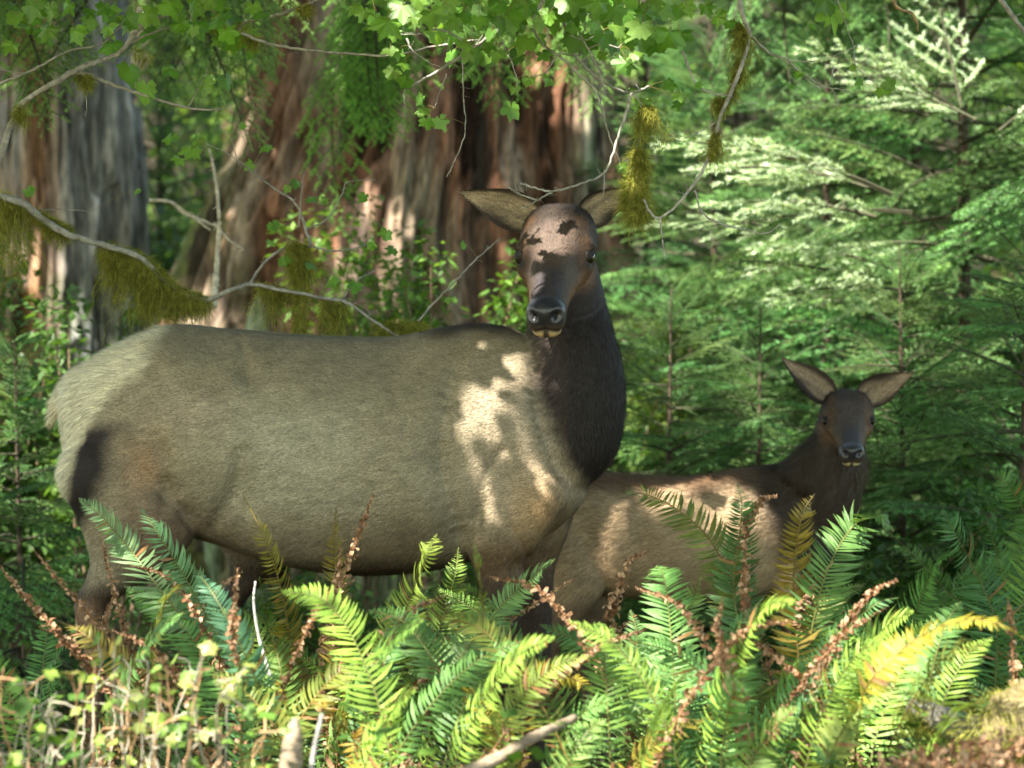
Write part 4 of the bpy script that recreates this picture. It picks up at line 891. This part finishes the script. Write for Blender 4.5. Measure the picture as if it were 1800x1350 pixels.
# ------------------------------------------------------------------ maple leaves
_lo = [(-180, .12), (-165, .44), (-150, .60), (-138, .54), (-122, .70), (-110, .84), (-100, .72), (-88, .68), (-76, .80), (-62, .98), (-50, .84), (-40, .74), (-30, .70), (-20, .84), (-10, .92), (0, 1.10),
       (10, .92), (20, .84), (30, .70), (40, .74), (50, .84), (62, .98), (76, .80), (88, .68), (100, .72), (110, .84), (122, .70), (138, .54), (150, .60), (165, .44)]
LO = np.array([(math.radians(a), r) for a, r in _lo])
def mleaf(mb, c, size, col, face=None, down=None, stalk=None):
    face = nrm(np.array([rng.normal() * .55, -1, .35 + rng.normal() * .5])) if face is None else nrm(face)
    dn = np.array([rng.normal() * .7, 0, -1.]) if down is None else np.array(down, float)
    dn = nrm(dn - face * (dn @ face)); sd = np.cross(dn, face); r = LO[:, 1] * size * .5 * (1 + .12 * rng.normal(size=len(LO))); a = LO[:, 0]
    fold = .22 * size * (rng.random() - .3); lob = np.cos(a * 3.6) * .06 * size
    out = c + np.outer(r * np.cos(a), dn) + np.outer(r * np.sin(a), sd) + np.outer(-np.abs(np.sin(a)) * fold + lob * rng.normal() * .6 - (r / size) ** 2 * .25 * size * rng.random(), face)
    v = np.vstack([c - dn * size * .04 + face * .0, out]); n = len(out); j = np.arange(n)
    cc = np.array(col) * rng.uniform(.8, 1.25); C_ = np.tile(cc, (n + 1, 1)); C_[0] *= 1.15
    mb.add(v, np.stack([np.zeros(n, int), 1 + j, 1 + (j + 1) % n], -1), C_)
    if stalk is not None: tube(mb, catmull([c - dn * size * .05, (c + stalk) / 2 + np.array([0, 0, .01]), stalk], 5), [.0010, .0009], (.25, .20, .06), 3)
def near(paths, c):
    q = np.vstack(paths); k = np.argmin(((q - c) ** 2).sum(1)); return q[k]
LG = [(.13, .27, .03), (.10, .23, .03), (.17, .31, .05)]
def maple(label, d, lines, leaves, moss=(), cat="branch", name="maple_branch", scat=(), barkc=(.30, .28, .24), group="vine maple branches hanging over the elk"):
    """lines: (pts, r0, r1); leaves: (px,py,size px); scat: (x0,y0,x1,y1,n,size) leaves round random places"""
    W = []; wood = MB(); lv = MB(); ms = MB(); kx = SC * D0 / d
    for pts, r0, r1 in lines:
        dd = d + rng.uniform(-.06, .06); p = catmull([P(a, b, dd + rng.uniform(-.03, .03)) for a, b in pts], 6 * len(pts)); p = p + rdir(len(p)) * .0016
        c = np.array(barkc) * (.55 + .9 * fbm(p * 25, 3))[:, None]; tube(wood, p, [r0, r1], c, 7, jit=.25); W.append(p)
        for q in range(len(p) // 5):           # little side spurs
            k = rng.integers(len(p)); tube(wood, [p[k], p[k] + rdir(1)[0] * .012, p[k] + rdir(1)[0] * .022], [r1 * .6, r1 * .3], barkc, 3)
    root = empty(name, W[0][0], label, cat, group)
    for px, py, s in leaves:
        c = P(px, py, d + rng.uniform(-.08, .08)); q_ = c - HEADPT; q_ = q_ - (q_ @ S)[:, None] * S
        if np.linalg.norm(q_, axis=1).min() < .06: continue
        a = near(W, c); st = a if np.linalg.norm(a - c) < .28 else c + np.array([.0, 0, .07])
        mleaf(lv, c, s / kx, LG[rng.integers(3)], stalk=st)
    for x0, y0, x1, y1, n, s in scat:
        for i in range(n):
            c = P(rng.uniform(x0, x1), rng.uniform(y0, y1), d + rng.uniform(-.35, .5)); q_ = c - SUNNY; q_ = q_ - (q_ @ S)[:, None] * S
            if np.linalg.norm(q_, axis=1).min() < .085: continue
            mleaf(lv, c, s * rng.uniform(.6, 1.2) / kx, LG[rng.integers(3)], stalk=c + np.array([rng.normal() * .03, 0, .05]))
    MS = []
    for m_ in moss:
        ms = MB(); MS.append(ms)
        if m_[0] == 'c': mossclump(ms, catmull([P(a, b, d) for a, b in m_[1]], 20), m_[2], m_[3], m_[4])
        else: hangers(ms, catmull([P(a, b, d) for a, b in m_[1]], 24), m_[2], (lambda t, L_=m_[3]: np.interp(t, np.linspace(0, 1, len(L_)), np.array(L_) / kx)), m_[4])
    wood.build("limb", M_twig, root, smooth=True)
    if lv.n: lv.build("leaves", M_leaf, root)
    for m_ in MS: m_.build("moss", M_moss, root)
    return root
maple("arching pale branch over the silvery trunk, upper left, with broad green leaves", 7.9,
    [([(-10, 300), (5, 262), (18, 222), (40, 182), (80, 155), (120, 131), (155, 131), (200, 150), (262, 170), (330, 190), (388, 192)], .012, .003), ([(90, 150), (140, 120), (190, 102), (215, 88), (245, 50), (290, 28), (320, 30)], .010, .004),
     ([(-5, 148), (60, 122), (120, 90), (178, 78), (215, 45), (260, 8)], .004, .002), ([(-5, 120), (40, 128), (60, 118)], .002, .001), ([(150, 150), (152, 190), (150, 205)], .0015, .001), ([(330, 190), (352, 150), (365, 120)], .002, .001), ([(205, 95), (260, 60), (330, 40)], .004, .002)],
    [(228, 122, 62), (196, 80, 50), (257, 155, 56), (300, 122, 46), (350, 45, 52), (400, 60, 50), (398, 140, 44), (362, 150, 40), (410, 35, 46), (285, 12, 40), (340, 15, 50), (120, 10, 40), (20, 80, 44), (60, 30, 44)],
    [('h', [(130, 132), (160, 134)], 260, [20, 34, 20], .006), ('h', [(30, 190), (45, 200)], 220, [30, 40], .008), ('c', [(230, 90), (260, 100)], 300, .03, .012), ('c', [(28, 195), (45, 185)], 200, .02, .010)], scat=[(0, -10, 450, 60, 40, 48), (380, 0, 480, 120, 8, 44)])
maple("thin twig crossing the massive trunk at the top, left of centre", 7.9,
    [([(425, 58), (470, 76), (540, 88), (610, 94), (690, 97), (760, 82), (840, 70)], .005, .003), ([(430, 40), (480, 28), (530, 12), (570, -6)], .005, .004), ([(400, 60), (430, 40)], .006, .005)],
    [(445, 12, 40), (620, 12, 36)], [('h', [(430, 60), (450, 66)], 160, [45, 30], .006), ('h', [(520, 12), (545, 8)], 60, [30, 26], .004), ('c', [(360, 50), (440, 45)], 500, .022, .010)])
maple("pale branch sweeping down left in the top centre with light green leaf clusters", 7.3,
    [([(930, -10), (890, 40), (845, 75), (800, 105), (760, 130), (722, 152)], .006, .0035), ([(715, 155), (710, 165), (713, 188)], .002, .001), ([(760, 52), (785, 55), (815, 72), (838, 80)], .003, .002), ([(715, 68), (725, 88), (755, 110), (780, 120)], .003, .001),
     ([(876, 55), (890, 90), (905, 125), (910, 165)], .0018, .001), ([(812, 75), (815, 170), (818, 230), (800, 280), (785, 312)], .002, .001), ([(785, 130), (770, 170), (765, 190)], .0015, .001), ([(690, 60), (715, 60), (745, 60)], .0015, .001)],
    [(693, 58, 34), (685, 88, 36), (697, 92, 30), (728, 96, 36), (710, 112, 34), (690, 125, 36), (713, 142, 40), (740, 172, 34), (742, 192, 32), (750, 212, 36), (775, 212, 40), (898, 190, 52), (870, 30, 60), (745, 42, 52), (640, 20, 40), (855, 95, 48), (930, 75, 50), (955, 95, 36), (930, 140, 34), (905, 25, 54), (990, 20, 54), (905, 155, 26)],
    scat=[(640, -10, 1000, 45, 50, 54), (760, 50, 960, 100, 14, 50)])
maple("two thin looping branches dropping over the big elk's head", 7.25,
    [([(985, -10), (992, 40), (996, 70), (1012, 98), (1040, 128), (1075, 152), (1110, 163), (1142, 152)], .005, .0035), ([(962, -10), (942, 22), (940, 55), (958, 82), (980, 96), (1012, 125), (1045, 158), (1058, 195), (1070, 235), (1090, 285)], .005, .002),
     ([(1110, 163), (1100, 200), (1085, 245), (1065, 300), (1030, 320), (972, 336), (940, 330), (915, 322)], .004, .0025), ([(972, 336), (945, 352), (912, 368)], .003, .0015), ([(945, 352), (915, 342), (893, 328)], .003, .0015), ([(910, 340), (905, 322)], .002, .001),
     ([(982, 94), (968, 115), (955, 132), (930, 134)], .003, .001), ([(985, 92), (1010, 98), (1030, 88), (1055, 78), (1090, 84)], .0025, .002), ([(1000, 62), (1030, 70), (1045, 62)], .002, .001), ([(1063, 300), (1062, 330), (1060, 350)], .002, .001), ([(1064, 160), (1050, 120), (1020, 60)], .003, .002),
     ([(1110, 163), (1125, 180), (1130, 212)], .002, .001)],
    [(1100, 112, 50), (1130, 180, 42), (1095, 292, 34), (1104, 308, 30), (1180, 148, 34), (1192, 182, 30), (1060, 25, 56), (1100, 40, 60), (1150, 50, 58), (1085, 50, 44), (1170, 15, 50), (1020, 20, 46), (1115, 95, 36), (1195, 165, 30), (1060, 95, 30), (965, 140, 36)],
    [('h', [(1130, 188), (1148, 190)], 700, [55, 62], .008), ('h', [(1118, 262), (1128, 265)], 260, [40, 60], .006), ('c', [(1122, 262), (1126, 330)], 1500, .035, .014), ('c', [(1112, 320), (1120, 375)], 2600, .045, .024), ('h', [(1105, 335), (1130, 335)], 500, [45, 60], .014)],
    scat=[(1000, -10, 1210, 80, 45, 58)])
maple("long pale branch dropping from the top and forking right of the big elk's ear", 7.2,
    [([(1298, -10), (1306, 30), (1317, 62), (1305, 110), (1288, 155), (1268, 200), (1255, 250), (1232, 305), (1195, 355), (1160, 383), (1142, 372), (1132, 352)], .007, .003), ([(1160, 383), (1164, 415), (1169, 455)], .003, .0015),
     ([(1317, 62), (1352, 92), (1385, 105), (1400, 122), (1440, 148), (1495, 162)], .004, .002), ([(1375, 102), (1420, 108), (1465, 98), (1512, 78)], .002, .001), ([(1462, 155), (1470, 175), (1474, 182)], .002, .001), ([(1465, 118), (1460, 145), (1445, 155), (1415, 138)], .002, .001),
     ([(1222, 335), (1232, 370), (1262, 392), (1310, 403), (1345, 411), (1370, 396)], .003, .0015), ([(1200, 90), (1222, 145), (1250, 163), (1285, 168)], .0035, .002), ([(1262, 212), (1232, 230), (1200, 245)], .002, .001), ([(1288, 175), (1310, 182), (1335, 180)], .0015, .001)],
    [(1262, 30, 44), (1282, 40, 30), (1405, 130, 26), (1240, 12, 40), (1228, 148, 20)],
    [('h', [(1295, 40), (1315, 60)], 420, [60, 70], .008), ('h', [(1300, 100), (1285, 165)], 700, [50, 34], .008), ('h', [(1262, 175), (1278, 180)], 600, [40, 46], .012), ('h', [(1262, 225), (1250, 262)], 420, [40, 34], .006)])
maple("curled tan twig at the top edge over the bright spruce", 7.3, [([(1562, -10), (1580, 15), (1600, 22), (1612, 40), (1613, 56)], .006, .002)], [], barkc=(.35, .24, .12))
maple("big single leaf hanging at the top, over the bright spruce", 7.3,
    [([(1470, -10), (1480, 20), (1500, 80)], .002, .001), ([(1440, -10), (1455, 2), (1474, 2)], .002, .001)],
    [(1462, 20, 74), (1452, 0, 60), (1428, 44, 24)])
maple("drooping leafy twig in front of the sunlit spruce", 7.5, [([(1500, 80), (1505, 115), (1530, 140), (1560, 165)], .002, .001)], [(1512, 142, 34), (1552, 155, 46), (1560, 145, 34), (1390, 150, 20), (1498, 118, 20)])
maple("short pale branch at the upper right corner", 7.4, [([(1752, -10), (1775, 22), (1795, 48), (1815, 72)], .008, .006)], [(1765, 5, 20)])
maple("moss-draped branch running behind the big elk's back", 8.65,
    [([(-10, 342), (40, 358), (75, 385), (120, 412), (185, 432), (250, 455), (300, 505), (360, 527), (400, 512), (440, 500), (480, 507), (560, 522), (610, 532), (650, 560), (700, 592)], .013, .004),
     ([(440, 500), (455, 475), (480, 448), (515, 432), (560, 436), (590, 442), (650, 430)], .006, .002), ([(548, 432), (538, 405), (520, 358), (480, 330), (445, 302), (400, 270), (362, 252)], .005, .0015), ([(540, 402), (575, 385), (600, 345), (612, 320), (660, 316)], .003, .001), ([(600, 530), (625, 495), (660, 475)], .003, .0015),
     ([(735, 565), (760, 535), (800, 495), (838, 455), (878, 420)], .004, .002), ([(420, 290), (405, 240)], .002, .001), ([(525, 400), (530, 340), (535, 300)], .003, .001), ([(20, 375), (60, 370), (110, 368), (160, 372)], .003, .001)],
    [(640, 345, 30), (680, 408, 34), (655, 430, 26), (690, 438, 30), (480, 395, 30), (478, 425, 24), (440, 290, 28), (468, 258, 28), (425, 220, 20), (500, 455, 34), (590, 495, 44), (625, 500, 36), (545, 465, 30), (790, 525, 26), (520, 320, 26), (545, 350, 26), (300, 240, 40), (335, 262, 46), (348, 245, 34), (315, 280, 30), (815, 430, 20), (570, 350, 24), (505, 330, 20), (50, 335, 30), (240, 335, 20)],
    [('c', [(185, 440), (250, 462), (300, 510), (360, 534)], 9000, .035, .026), ('h', [(182, 445), (225, 452), (262, 482), (300, 520), (362, 532)], 3600, [150, 95, 85, 50, 55], .024), ('h', [(-5, 345), (38, 365)], 700, [120, 80], .02), ('c', [(-5, 345), (38, 365)], 900, .035, .02), ('c', [(60, 375), (120, 405)], 2600, .03, .014), ('h', [(70, 385), (125, 412)], 420, [60, 55], .014),
     ('h', [(455, 505), (520, 512)], 600, [50, 110, 40], .012), ('h', [(515, 432), (538, 436)], 1900, [150, 175, 150], .010), ('h', [(560, 525), (612, 540)], 520, [40, 90, 50], .012), ('c', [(515, 430), (530, 500), (525, 600)], 4200, .030, .022), ('c', [(665, 580), (700, 575), (745, 578)], 4000, .022, .022), ('c', [(450, 500), (490, 508)], 900, .02, .01)],
    barkc=(.26, .25, .22))
maple("bleached dead stems sticking up behind the moss-draped branch", 10.2, [([(380, 480), (384, 420), (385, 380), (378, 310), (368, 262)], .010, .005), ([(385, 400), (350, 385), (320, 372), (300, 355), (262, 352)], .006, .007), ([(370, 405), (330, 375), (310, 360)], .004, .003), ([(385, 400), (400, 420), (430, 440)], .004, .003), ([(375, 540), (380, 480)], .016, .012)],
    [], name="dead_stems", barkc=(.50, .45, .36), group=None, cat="dead stem")
# conifer boughs hanging in from the top
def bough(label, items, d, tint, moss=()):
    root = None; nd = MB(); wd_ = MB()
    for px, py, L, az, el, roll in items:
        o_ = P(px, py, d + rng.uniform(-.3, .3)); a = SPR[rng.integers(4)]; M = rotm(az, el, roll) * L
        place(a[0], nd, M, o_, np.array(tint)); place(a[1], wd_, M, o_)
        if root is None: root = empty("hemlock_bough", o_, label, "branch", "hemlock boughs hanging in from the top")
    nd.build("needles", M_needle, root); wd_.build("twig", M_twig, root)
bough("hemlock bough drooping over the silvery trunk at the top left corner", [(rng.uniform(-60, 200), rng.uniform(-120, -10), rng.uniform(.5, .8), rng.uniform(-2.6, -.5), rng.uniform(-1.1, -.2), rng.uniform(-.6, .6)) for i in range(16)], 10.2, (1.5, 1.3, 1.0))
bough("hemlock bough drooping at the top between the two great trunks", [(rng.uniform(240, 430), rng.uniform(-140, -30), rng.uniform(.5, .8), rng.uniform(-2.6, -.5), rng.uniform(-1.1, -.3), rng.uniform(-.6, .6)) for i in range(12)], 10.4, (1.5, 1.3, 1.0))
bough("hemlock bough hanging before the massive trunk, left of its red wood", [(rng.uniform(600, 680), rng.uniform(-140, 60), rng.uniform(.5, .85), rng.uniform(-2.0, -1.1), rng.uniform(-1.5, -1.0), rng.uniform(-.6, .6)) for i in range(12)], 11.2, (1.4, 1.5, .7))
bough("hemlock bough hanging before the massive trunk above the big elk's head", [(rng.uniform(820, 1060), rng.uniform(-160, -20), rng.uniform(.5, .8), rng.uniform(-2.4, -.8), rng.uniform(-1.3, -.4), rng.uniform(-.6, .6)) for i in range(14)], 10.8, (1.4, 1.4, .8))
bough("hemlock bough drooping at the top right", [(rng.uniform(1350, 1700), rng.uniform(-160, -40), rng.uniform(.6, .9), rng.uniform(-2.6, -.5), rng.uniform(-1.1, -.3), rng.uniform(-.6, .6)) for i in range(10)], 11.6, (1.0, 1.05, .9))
# ------------------------------------------------------------------ near sunlit shrubs, bottom left
def nearshrub(label, px0, px1, d, n, ytop=1130):
    x, y = at((px0 + px1) / 2, d); g = float(gz(x, y)); root = empty("shrub", (x, y, g), label, "shrub", "yellow-leaved shrubs at the bottom left"); st = MB(); lv = MB(); kx = SC * D0 / d
    for i in range(n):
        px = rng.uniform(px0, px1); dd = d + rng.uniform(-.35, .35); tp = P(px + rng.normal() * 22, rng.uniform(ytop, 1330), dd); b = np.array([X_(px, dd) * .8 + x * .2, y + rng.normal() * .06, g])
        pts = catmull([b, b * .4 + tp * .6 + rdir(1)[0] * .025, tp], 10); pts += rdir(10) * .006
        col = (.27, .24, .18) if rng.random() < .72 else (.36, .21, .11); tube(st, pts, [.0028, .0015], col, 5, jit=.2)
        for q in range(rng.integers(2, 4)):
            k = rng.integers(5, 10); e = pts[k] + nrm(rdir(1)[0] + np.array([0, 0, .5])) * rng.uniform(.03, .09); tube(st, [pts[k], (pts[k] + e) / 2 + rdir(1)[0] * .006, e], [.0028, .0018], col, 4)
            if rng.random() < .95: mleaf(lv, e, rng.uniform(.024, .052), [(.19, .28, .04), (.13, .24, .04), (.25, .29, .07)][rng.integers(3)], face=nrm(rdir(1)[0] * .7 + np.array([-.3, -.5, .9])))
    st.build("stem", M_twig, root); lv.build("leaves", M_leaf, root)
nearshrub("pale-stemmed shrub with yellow leaves filling the bottom left corner", -60, 150, 5.7, 20, 1150)
nearshrub("pale-stemmed shrub with yellow leaves, middle of three at the bottom left", 120, 300, 5.8, 17, 1140)
nearshrub("pale-stemmed shrub with yellow leaves next to the splintered stub", 280, 470, 5.8, 14, 1160)
# ------------------------------------------------------------------ overhead canopy added out of view to throw dappled shade
def shade_canopy(name, label, box, n, size, spots, col=(.06, .13, .02), extra=None):
    (x0, x1), (y0, y1), (z0, z1) = box
    p = np.stack([rng.uniform(x0, x1, n), rng.uniform(y0, y1, n), rng.uniform(z0, z1, n)], -1)
    if extra is not None:
        (a0, a1), (b0, b1), m_ = extra; p = np.vstack([p, np.stack([rng.uniform(a0, a1, m_), rng.uniform(b0, b1, m_), rng.uniform(z0, z1, m_)], -1)]); n += m_
    p[:, 2] += np.clip(p[:, 1], 0, 30) * .16
    keep = np.ones(n, bool)
    for (q, r) in spots:
        if abs(q[1]) < .6 and -1.2 < q[0] < .2 and .8 < q[2] < 1.45: r = r * .84
        w_ = p - q; t = w_ @ S; dd = np.linalg.norm(w_ - t[:, None] * S, axis=1)
        keep &= ~(dd < r + size * (.32 if abs(q[1]) < .6 else .42))  # holes cut along the sun rays to each chosen spot
    # noise gaps for extra sun flecks
    pr = p - (p @ S)[:, None] * S
    t0 = (p[:, 2] - 1.1) / S[2]; hit = p - S * t0[:, None]; elkz = ((np.abs(hit[:, 0] + .2) < 2.9) & (hit[:, 1] > -.9) & (hit[:, 1] < 2.2)) | ((hit[:, 0] < 2.0) & (hit[:, 1] > 1.5) & (hit[:, 1] < 6.5))
    fb = fbm(pr * 1.7 + 30, 3); rb = (hit[:, 0] > 0) & (hit[:, 1] > 2.2); keep &= ~(((fb > .66) | ((fb > .585) & rb)) & ~elkz)
    p = p[keep]; n = len(p)
    nn_ = nrm(rdir(n) * .7 + S); a = nrm(np.cross(nn_, rdir(n))); b = np.cross(nn_, a); L = size * (.6 + .7 * rng.random((n, 1)))
    th = np.arange(6) * math.pi / 3; rr = np.array([1, .8, .62, .45, .62, .8])
    v = np.stack([p + L * .55 * r_ * (math.cos(t) * a + math.sin(t) * b * .8) for t, r_ in zip(th, rr)], 1).reshape(-1, 3)
    i = np.arange(n)[:, None] * 6; f = np.concatenate([i + np.array([[0, 1, 2]]), i + np.array([[0, 2, 3]]), i + np.array([[0, 3, 4]]), i + np.array([[0, 4, 5]])])
    c = np.array(col) * (.6 + .8 * rng.random((n, 1)))
    me = mesh_np(name, v, f, np.repeat(c, 6, 0), M_leaf); o = bpy.data.objects.new(name, me); link(o)
    return setm(o, label, "shade_canopy", kind="stuff")
SP = []
rng = np.random.default_rng(109)
def sp(px, py, d, r): SP.append((P(px, py, d), r))
# on the big elk
for a in [(795, 632, 7.72, .028), (806, 662, 7.7, .036), (824, 697, 7.7, .038), (770, 625, 7.75, .012), (818, 722, 7.7, .015), (900, 600, 7.8, .035), (915, 630, 7.8, .028), (880, 588, 7.8, .02), (830, 580, 7.85, .015),
          (905, 700, 7.75, .018), (908, 735, 7.75, .018), (858, 735, 7.7, .005), (805, 765, 7.68, .008), (812, 795, 7.68, .018), (825, 832, 7.68, .015), (858, 820, 7.68, .006), (920, 845, 7.7, .010), (945, 880, 7.7, .010), (800, 885, 7.7, .010),
          (948, 468, 7.87, .018), (972, 478, 7.85, .012), (938, 510, 7.8, .016), 
          (860, 385, 7.85, .03), (968, 560, 7.55, .03), (990, 590, 7.55, .02), 
          (160, 1060, 7.7, .05), (1010, 950, 7.9, .02),
          ] + [(x_, y_, 7.72, r_) for x_, y_, r_ in [(745, 600, .008), (770, 628, .014), (785, 650, .018), (842, 612, .010), (838, 655, .008), (852, 690, .012), (862, 585, .010), (890, 640, .014), (880, 670, .010), (800, 750, .004), (935, 700, .010), (900, 760, .012)]] + [
          # calf
          (1190, 960, 8.7, .22), (1150, 895, 8.7, .15), (1240, 900, 8.7, .20), (1230, 960, 8.7, .20), (1080, 1000, 8.7, .06), (1060, 930, 8.7, .05), (1180, 1020, 8.7, .09), (1110, 960, 8.7, .04), (1280, 870, 8.7, .04), (1450, 990, 8.7, .02),
          # trunks and background
          (60, 250, 12.9, .35), (40, 310, 12.9, .3), (75, 340, 12.9, .2), (130, 190, 12.9, .15), (508, 130, 12.9, .11), (518, 190, 12.9, .14), (500, 245, 12.9, .09), (420, 260, 12.3, .08), (760, 400, 12.0, .08), (850, 180, 12.0, .05), (990, 250, 12.0, .05),
          (430, 470, 11.5, .15), (350, 390, 11.5, .12), (600, 520, 11.5, .2), (840, 440, 11, .15), (880, 560, 11, .18), (1110, 570, 12, .25), (1080, 450, 12, .15), (270, 300, 16, .4), (250, 240, 16, .25),
          (1400, 230, 10.2, .35), (1330, 220, 10.2, .3), (1450, 290, 10.2, .38), (1470, 330, 10.2, .2), (1560, 280, 10.3, .2), (1600, 130, 10.5, .2), (1690, 60, 10.5, .2), (1300, 215, 10.2, .2), (1530, 340, 10.2, .2), (1400, 400, 10.5, .2), (1500, 420, 10.5, .22), (1460, 500, 10.5, .2), (1690, 150, 10.4, .22),(690, 60, 7.3, .05), (690, 100, 7.3, .06), (715, 140, 7.3, .05), (1130, 180, 7.25, .04), (1098, 298, 7.25, .04), (720, 80, 7.3, .04), (880, 60, 7.3, .05), (1090, 60, 7.25, .06), (1180, 165, 7.25, .04), (1240, 60, 21, .6), (1300, 30, 21, .5), (1330, 100, 22, .5), (1200, 200, 19, .4), (1730, 80, 20, .5), (1150, 330, 17, .3), (1750, 160, 20, .3), (1640, 380, 11, .22), (1550, 440, 11, .25), (1480, 520, 11, .18), (1620, 500, 11, .12),
          (1560, 600, 11, .15), (1240, 300, 12, .12), (1180, 700, 10.3, .06), (1300, 650, 10.3, .1), (1440, 600, 10.4, .1), (1650, 700, 10.4, .08), (20, 800, 10.3, .2), (60, 900, 10.2, .15), (40, 700, 10.3, .2), (100, 640, 10.5, .2), (20, 600, 10.8, .2), (60, 820, 10.2, .2), (30, 880, 10.0, .2), (80, 720, 10.6, .18), (180, 600, 10.6, .12),
          # ferns
          (250, 950, 7, .10), (200, 900, 7, .06), (310, 960, 7, .1), (370, 1080, 6.9, .08), (760, 980, 7.1, .16), (730, 1060, 7, .12), (800, 1060, 7, .10), (900, 1010, 7.1, .13), (620, 960, 7.1, .09), (600, 1050, 7.1, .10), (690, 1150, 6.8, .12),
          (1180, 1110, 6.9, .14), (1250, 1060, 6.9, .08), (990, 1180, 6.6, .15), (900, 1220, 6.6, .08), (1050, 1220, 6.6, .12), (1300, 1010, 7, .06), (1330, 1090, 6.8, .06), (1500, 960, 7, .08), (1390, 930, 7, .06), (1450, 1130, 6.8, .1), (1620, 1120, 6.5, .13),
          (1720, 1110, 6.5, .13), (1780, 1130, 6.5, .10), (1530, 1200, 6.3, .18), (1450, 1250, 6.2, .15), (1600, 1180, 6.3, .12), (1780, 1280, 6.2, .14), (1690, 1290, 6.2, .08), (1500, 1330, 6.1, .16), (1620, 1340, 6.1, .14), (1350, 1280, 6.2, .10), (1260, 1200, 6.4, .07), (1180, 1300, 6.2, .1), (1050, 1330, 6.2, .12), (930, 1310, 6, .12),
          (60, 1120, 6.4, .12), (30, 1020, 6.5, .08), (100, 1080, 6.5, .08), (200, 1060, 6.6, .06), (230, 1150, 6.4, .07), (420, 1130, 6.6, .08), (450, 1200, 6.3, .08), (560, 1330, 6, .1), (700, 1300, 6.2, .1)]:
    sp(*a)
for i in range(26): sp(rng.uniform(-20, 480), rng.uniform(1200, 1360), rng.uniform(5.3, 6.1), rng.uniform(.03, .08))
for i in range(150): sp(rng.uniform(300, 1750), rng.uniform(1100, 1350), rng.uniform(6, 6.9), rng.uniform(.03, .10))
for i in range(110): sp(rng.uniform(1050, 1800), rng.uniform(60, 800), rng.uniform(10, 13), rng.uniform(.04, .14))
shade_canopy("added_shade_leaves", "added unseen low leaf layer that dapples the elk with sun", ((-4.0, 1.7), (-2.9, .3), (2.95, 3.6)), 105000, .065, SP)
shade_canopy("added_shade_leaves", "added unseen leaf layer overhead that shades the elk", ((-9.5, 4.5), (-9.5, 7), (3.5, 4.8)), 62000, .11, SP, extra=((-5.2, 2.4), (-4.4, .6), 25000))
SP2 = [s_ for s_ in SP if s_[0][1] > 2]
for i in range(260):
    y = rng.uniform(8, 26); d = y + D0; SP2.append((np.array([rng.uniform(-1.7, 2.0) * d / D0, y, rng.uniform(.5, 1) * (CAMZ + .15 * d)]), rng.uniform(.12, .4)))
shade_canopy("added_shade_leaves", "added unseen high leaf layer that shades the back of the forest", ((-26, 10), (-8, 26), (8.5, 10.5)), 42000, .26, SP2, extra=((-9, -1.5), (-3.5, 2.5), 9000))
